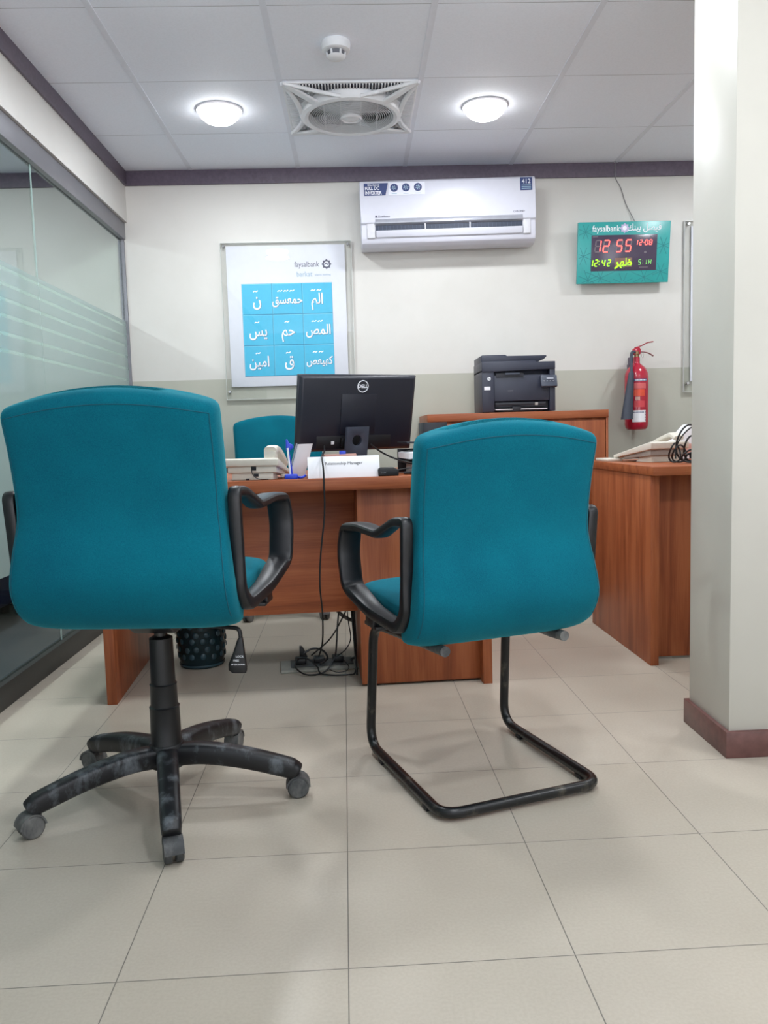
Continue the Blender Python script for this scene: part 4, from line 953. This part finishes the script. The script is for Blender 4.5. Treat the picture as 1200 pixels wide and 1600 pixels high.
cl_.build('raised_cells', M['cell'], wb)
MB().lathe([(0.0915, 0.008), (0.0925, 0.012), (0.0915, 0.016)], n=40, caps=False).build('base_band', M['cell'], wb)

# ------------------------------------------------------------------ back cabinet and printer
cb = thing('storage_cabinet', 'cherry wood cabinet against the back wall under the printer', 'cabinet', (0.845, 4.475, 0))
MB().b2(-0.473, 0.473, -0.255, 0.262, 0.978, 1.018).build('worktop', M['woodh'], cb, 0.002)
MB().b2(-0.462, 0.462, -0.235, 0.262, 0.0, 0.978).build('body', M['wood'], cb, 0.001)
for s_ in (-1, 1):
    MB().b2(s_ * 0.466 - 0.006, s_ * 0.466 + 0.006, -0.252, 0.262, 0, 0.978).build('side_panel', M['wood'], cb, 0.001)
    dr = MB().b2(0.003 if s_ > 0 else -0.456, 0.456 if s_ > 0 else -0.003, -0.253, -0.235, 0.05, 0.965).build('door', M['wood'], cb, 0.001)
    MB().b2(s_ * 0.03 - 0.005, s_ * 0.03 + 0.005, -0.275, -0.253, 0.55, 0.66).build('handle', M['silver'], dr, 0.002)

pr = thing('printer', 'black multifunction laser printer standing on the cabinet', 'printer', (0.865, 4.44, 1.018))
x0, x1, y0, y1 = -0.195, 0.193, -0.145, 0.14
MB().b2(x0, x0 + 0.065, y0, y1, 0.004, 0.225).b2(x1 - 0.03, x1, y0, y1, 0.004, 0.225).b2(x0 + .065, x1 - .03, y0 + 0.05, y1, 0.004, 0.225).b2(x0 + 0.065, x1 - 0.03, y0 + 0.004, y0 + .05, 0.060, 0.195).build('main_body', M['printer'], pr, 0.003)
MB().b2(x0 + 0.068, x1 - 0.033, y0 + 0.035, y0 + 0.052, 0.012, 0.058).build('paper_recess', M['printd'], pr)
MB().b2(x0 + 0.075, x1 - 0.06, y0 + 0.0, y0 + 0.045, 0.008, 0.014).build('paper_tray', M['printd'], pr, 0.001)
tp = MB().b2(x0 + 0.07, x1 - 0.045, y0 - 0.004, y0 + 0.045, 0.0145, 0.0185).build('tray_paper', M['paper'], pr)
MB().b2(-0.035, -0.012 + 0.02, y0 - 0.008, y0 + 0.01, 0.006, 0.030).build('paper_guide', M['printd'], pr, 0.002)
rl = MB().lathe([(0.016, x0 + 0.07), (0.016, x1 - 0.05)], (0, y0 + 0.022, 0.044), 16, 'x').build('roller', M['printd'], pr)
MB().b2(0.085, 0.100, y0 - 0.001, y0 + 0.012, 0.036, 0.050).build('roller_label', M['ivoryd'], pr)
MB().b2(x0 + 0.075, x0 + 0.22, y0 - 0.001, y0 + 0.02, 0.185, 0.205).build('scan_slot', M['printd'], pr)
MB().b2(-0.072, 0.005, y0 - 0.006, y0 + 0.01, 0.196, 0.206).build('scan_latch', M['monst'], pr, 0.001)
MB().prism([(x0, 0.212), (x1, 0.222), (x1, 0.262), (0.095, 0.262), (0.085, 0.268), (x0, 0.268)], y0 - 0.004, y1, 'xz').build('scanner_lid', M['printer'], pr, 0.003)
MB().prism([(x0, 0.262), (0.108, 0.264), (0.135, 0.274), (0.150, 0.288), (0.150, 0.295), (-0.060, 0.296), (-0.066, 0.302), (x0 + 0.004, 0.302), (x0, 0.298)], y0 + 0.01, y1 - 0.02, 'xz').build('document_feeder', M['printer'], pr, 0.003)
MB().box((0.155, y0 - 0.014, 0.158), (0.085, 0.02, 0.062), Matrix.Rotation(R(-18), 3, 'X')).build('control_panel', M['monst'], pr, 0.003)
bp_ = MB().box((0.158, y0 - 0.0295, 0.172), (0.036, 0.001, 0.008), Matrix.Rotation(R(-18), 3, 'X'))
bp_.build('display', M['silver'], pr)
btn = MB()
for i in range(4):
    for j in range(3): btn.box((0.128 + i * 0.016, y0 - 0.0265 + 0.003 * j, 0.158 - j * 0.010), (0.007, 0.001, 0.004), Matrix.Rotation(R(-18), 3, 'X'))
btn.build('buttons', M['silver'], pr)
MB().lathe([(0.0095, y0 - 0.0012), (0.0095, y0 + 0.001)], (x0 + 0.038, 0, 0.178), 24, 'y').build('logo_disc', M['ink'], pr)
letters('logo_lettering', 'hp', 0.014, fr(x0 + 0.038, y0 - 0.0018, 0.179), M['printd'], pr, shear=0.3)
MB().b2(x0 + 0.012, x0 + 0.044, y0 - 0.001, y0 + 0.001, 0.120, 0.138).build('asset_label', M['paper'], pr)
MB().b2(-0.058, -0.03, y0 + 0.003, y0 + 0.006, 0.112, 0.115).build('model_print', M['greytext'], pr)
for x in (x0 + 0.03, x1 - 0.03):
    for y in (y0 + 0.03, y1 - 0.03): MB().lathe([(0.01, 0), (0.01, 0.005)], (x, y, 0), 12).build('foot', M['plastic'], pr)

# ------------------------------------------------------------------ right-hand desk and its things
rd = thing('side_desk', 'cherry wood desk at the right, half hidden by the column', 'desk', (1.115, 3.02, 0), R(1.0))
MB().b2(-0.006, 1.40, -0.006, 0.78, 0.739, 0.773).build('desktop', M['woodh'], rd, 0.002)
MB().b2(0.0, 0.033, 0.03, 0.765, 0, 0.739).build('side_panel', M['wood'], rd, 0.0015)
MB().b2(1.36, 1.393, 0.03, 0.765, 0, 0.739).build('side_panel', M['wood'], rd, 0.0015)
MB().b2(0.033, 1.36, 0.11, 0.128, 0.012, 0.739).build('front_panel', M['wood'], rd, 0.001)
RT = 0.773
t2 = thing('telephone', 'grey-white desk telephone on the right-hand desk beside the cable bundle', 'telephone', (1.285, 3.53, RT), R(14))
K = Matrix.Diagonal((0.95, 1.5, 1.12, 1))
telephone_body(t2, M['ivory'], M['ivoryd'], K)
MB().band(catmull([(0.055, -0.125, 0.098), (0.055, -0.09, 0.112), (0.055, -0.03, 0.098), (0.055, 0.03, 0.078), (0.055, 0.08, 0.060)], 6), (1, 0, 0), 0.048, 0.024, 14, 3).build('handset', M['ivory'], t2)
bk_ = tag(MB().b2(-0.035, 0.035, -0.09, 0.06, 0, 0.012).build('notebook', M['ivory'], None, 0.003), 'thin white booklet lying at the far left corner of the right-hand desk', 'booklet')
bk_.location = (1.150, 3.70, RT + .0005); bk_.rotation_euler = (0, 0, R(4))
wr = thing('card_reader', 'white upright device behind the cable bundle on the right-hand desk', 'device', (1.470, 3.64, RT), R(0))
MB().prism([(-0.05, 0.0), (0.10, 0.0), (0.10, 0.16), (0.02, 0.155), (-0.055, 0.075)], -0.04, 0.05, 'xz').build('casing', M['paper'], wr, 0.006, 3)
MB().b2(-0.02, 0.08, -0.045, -0.038, 0.02, 0.07).build('front_panel', M['pink'], wr, 0.003)
random.seed(11)
cbn = thing('cable_bundle', 'tangled bundle of black cables on the right-hand desk beside the column', 'cable', (1.283, 3.215, RT), 0)
for (rx, rz, yy, x0_, tl_) in ((0.052, 0.074, 0.0, 0.045, 0.1), (0.035, 0.052, -0.01, 0.055, -0.2), (0.028, 0.034, 0.01, 0.01, 0.2), (0.040, 0.026, -0.02, 0.05, 0.3), (0.022, 0.038, 0.02, -0.005, 0.1), (0.045, 0.020, 0.0, 0.075, -0.1)):
    lp = [(x0_ + rx * cos(a), yy + 0.012 * sin(2 * a + tl_), 0.006 + rz + rz * sin(a + tl_ * 0.5)) for a in [2 * pi * k / 26 for k in range(26)]]
    lp = [(a, b, max(c, 0.004)) for a, b, c in lp]
    MB().tube(lp, 0.0037, 6, True).build('cable_loop', M['cable'], cbn)
MB().tube(catmull([(-0.010, 0, 0.02), (-0.004, 0, 0.075), (0.03, 0.0, 0.125), (0.08, 0.0, 0.155), (0.15, 0.01, 0.165)], 7), 0.0028, 6).build('cable_loop', M['cable'], cbn)
MB().box((0.068, -0.012, 0.030), (0.045, 0.028, 0.020), Matrix.Rotation(R(15), 3, 'Z')).build('plug', M['plastic'], cbn, 0.004)

# ------------------------------------------------------------------ beyond the glass
sf = thing('sofa', 'dark navy sofa behind the glass partition at the left edge', 'sofa', (-2.35, 3.6, 0))
MB().b2(-0.45, 0.45, -1.0, 0.95, 0.06, 0.34).build('base', M['navyfab'], sf, 0.02, 3)
MB().b2(-0.45, 0.30, -0.98, -0.02, 0.34, 0.46).build('seat_cushion', M['navyfab'], sf, 0.03, 3)
MB().b2(-0.45, 0.30, 0.0, 0.93, 0.34, 0.46).build('seat_cushion', M['navyfab'], sf, 0.03, 3)
MB().b2(-0.62, -0.42, -1.0, 0.95, 0.06, 0.80).build('back_cushion', M['navyfab'], sf, 0.04, 3)
for y in (-1.06, 1.0): MB().box((-0.08, y, 0.31), (1.05, 0.14, 0.52)).build('arm', M['navyfab'], sf, 0.03, 3)
for x in (-0.5, 0.38):
    for y in (-0.95, 0.9): MB().lathe([(0.025, 0), (0.03, 0.065)], (x, y, 0), 12).build('leg', M['plastic'], sf)
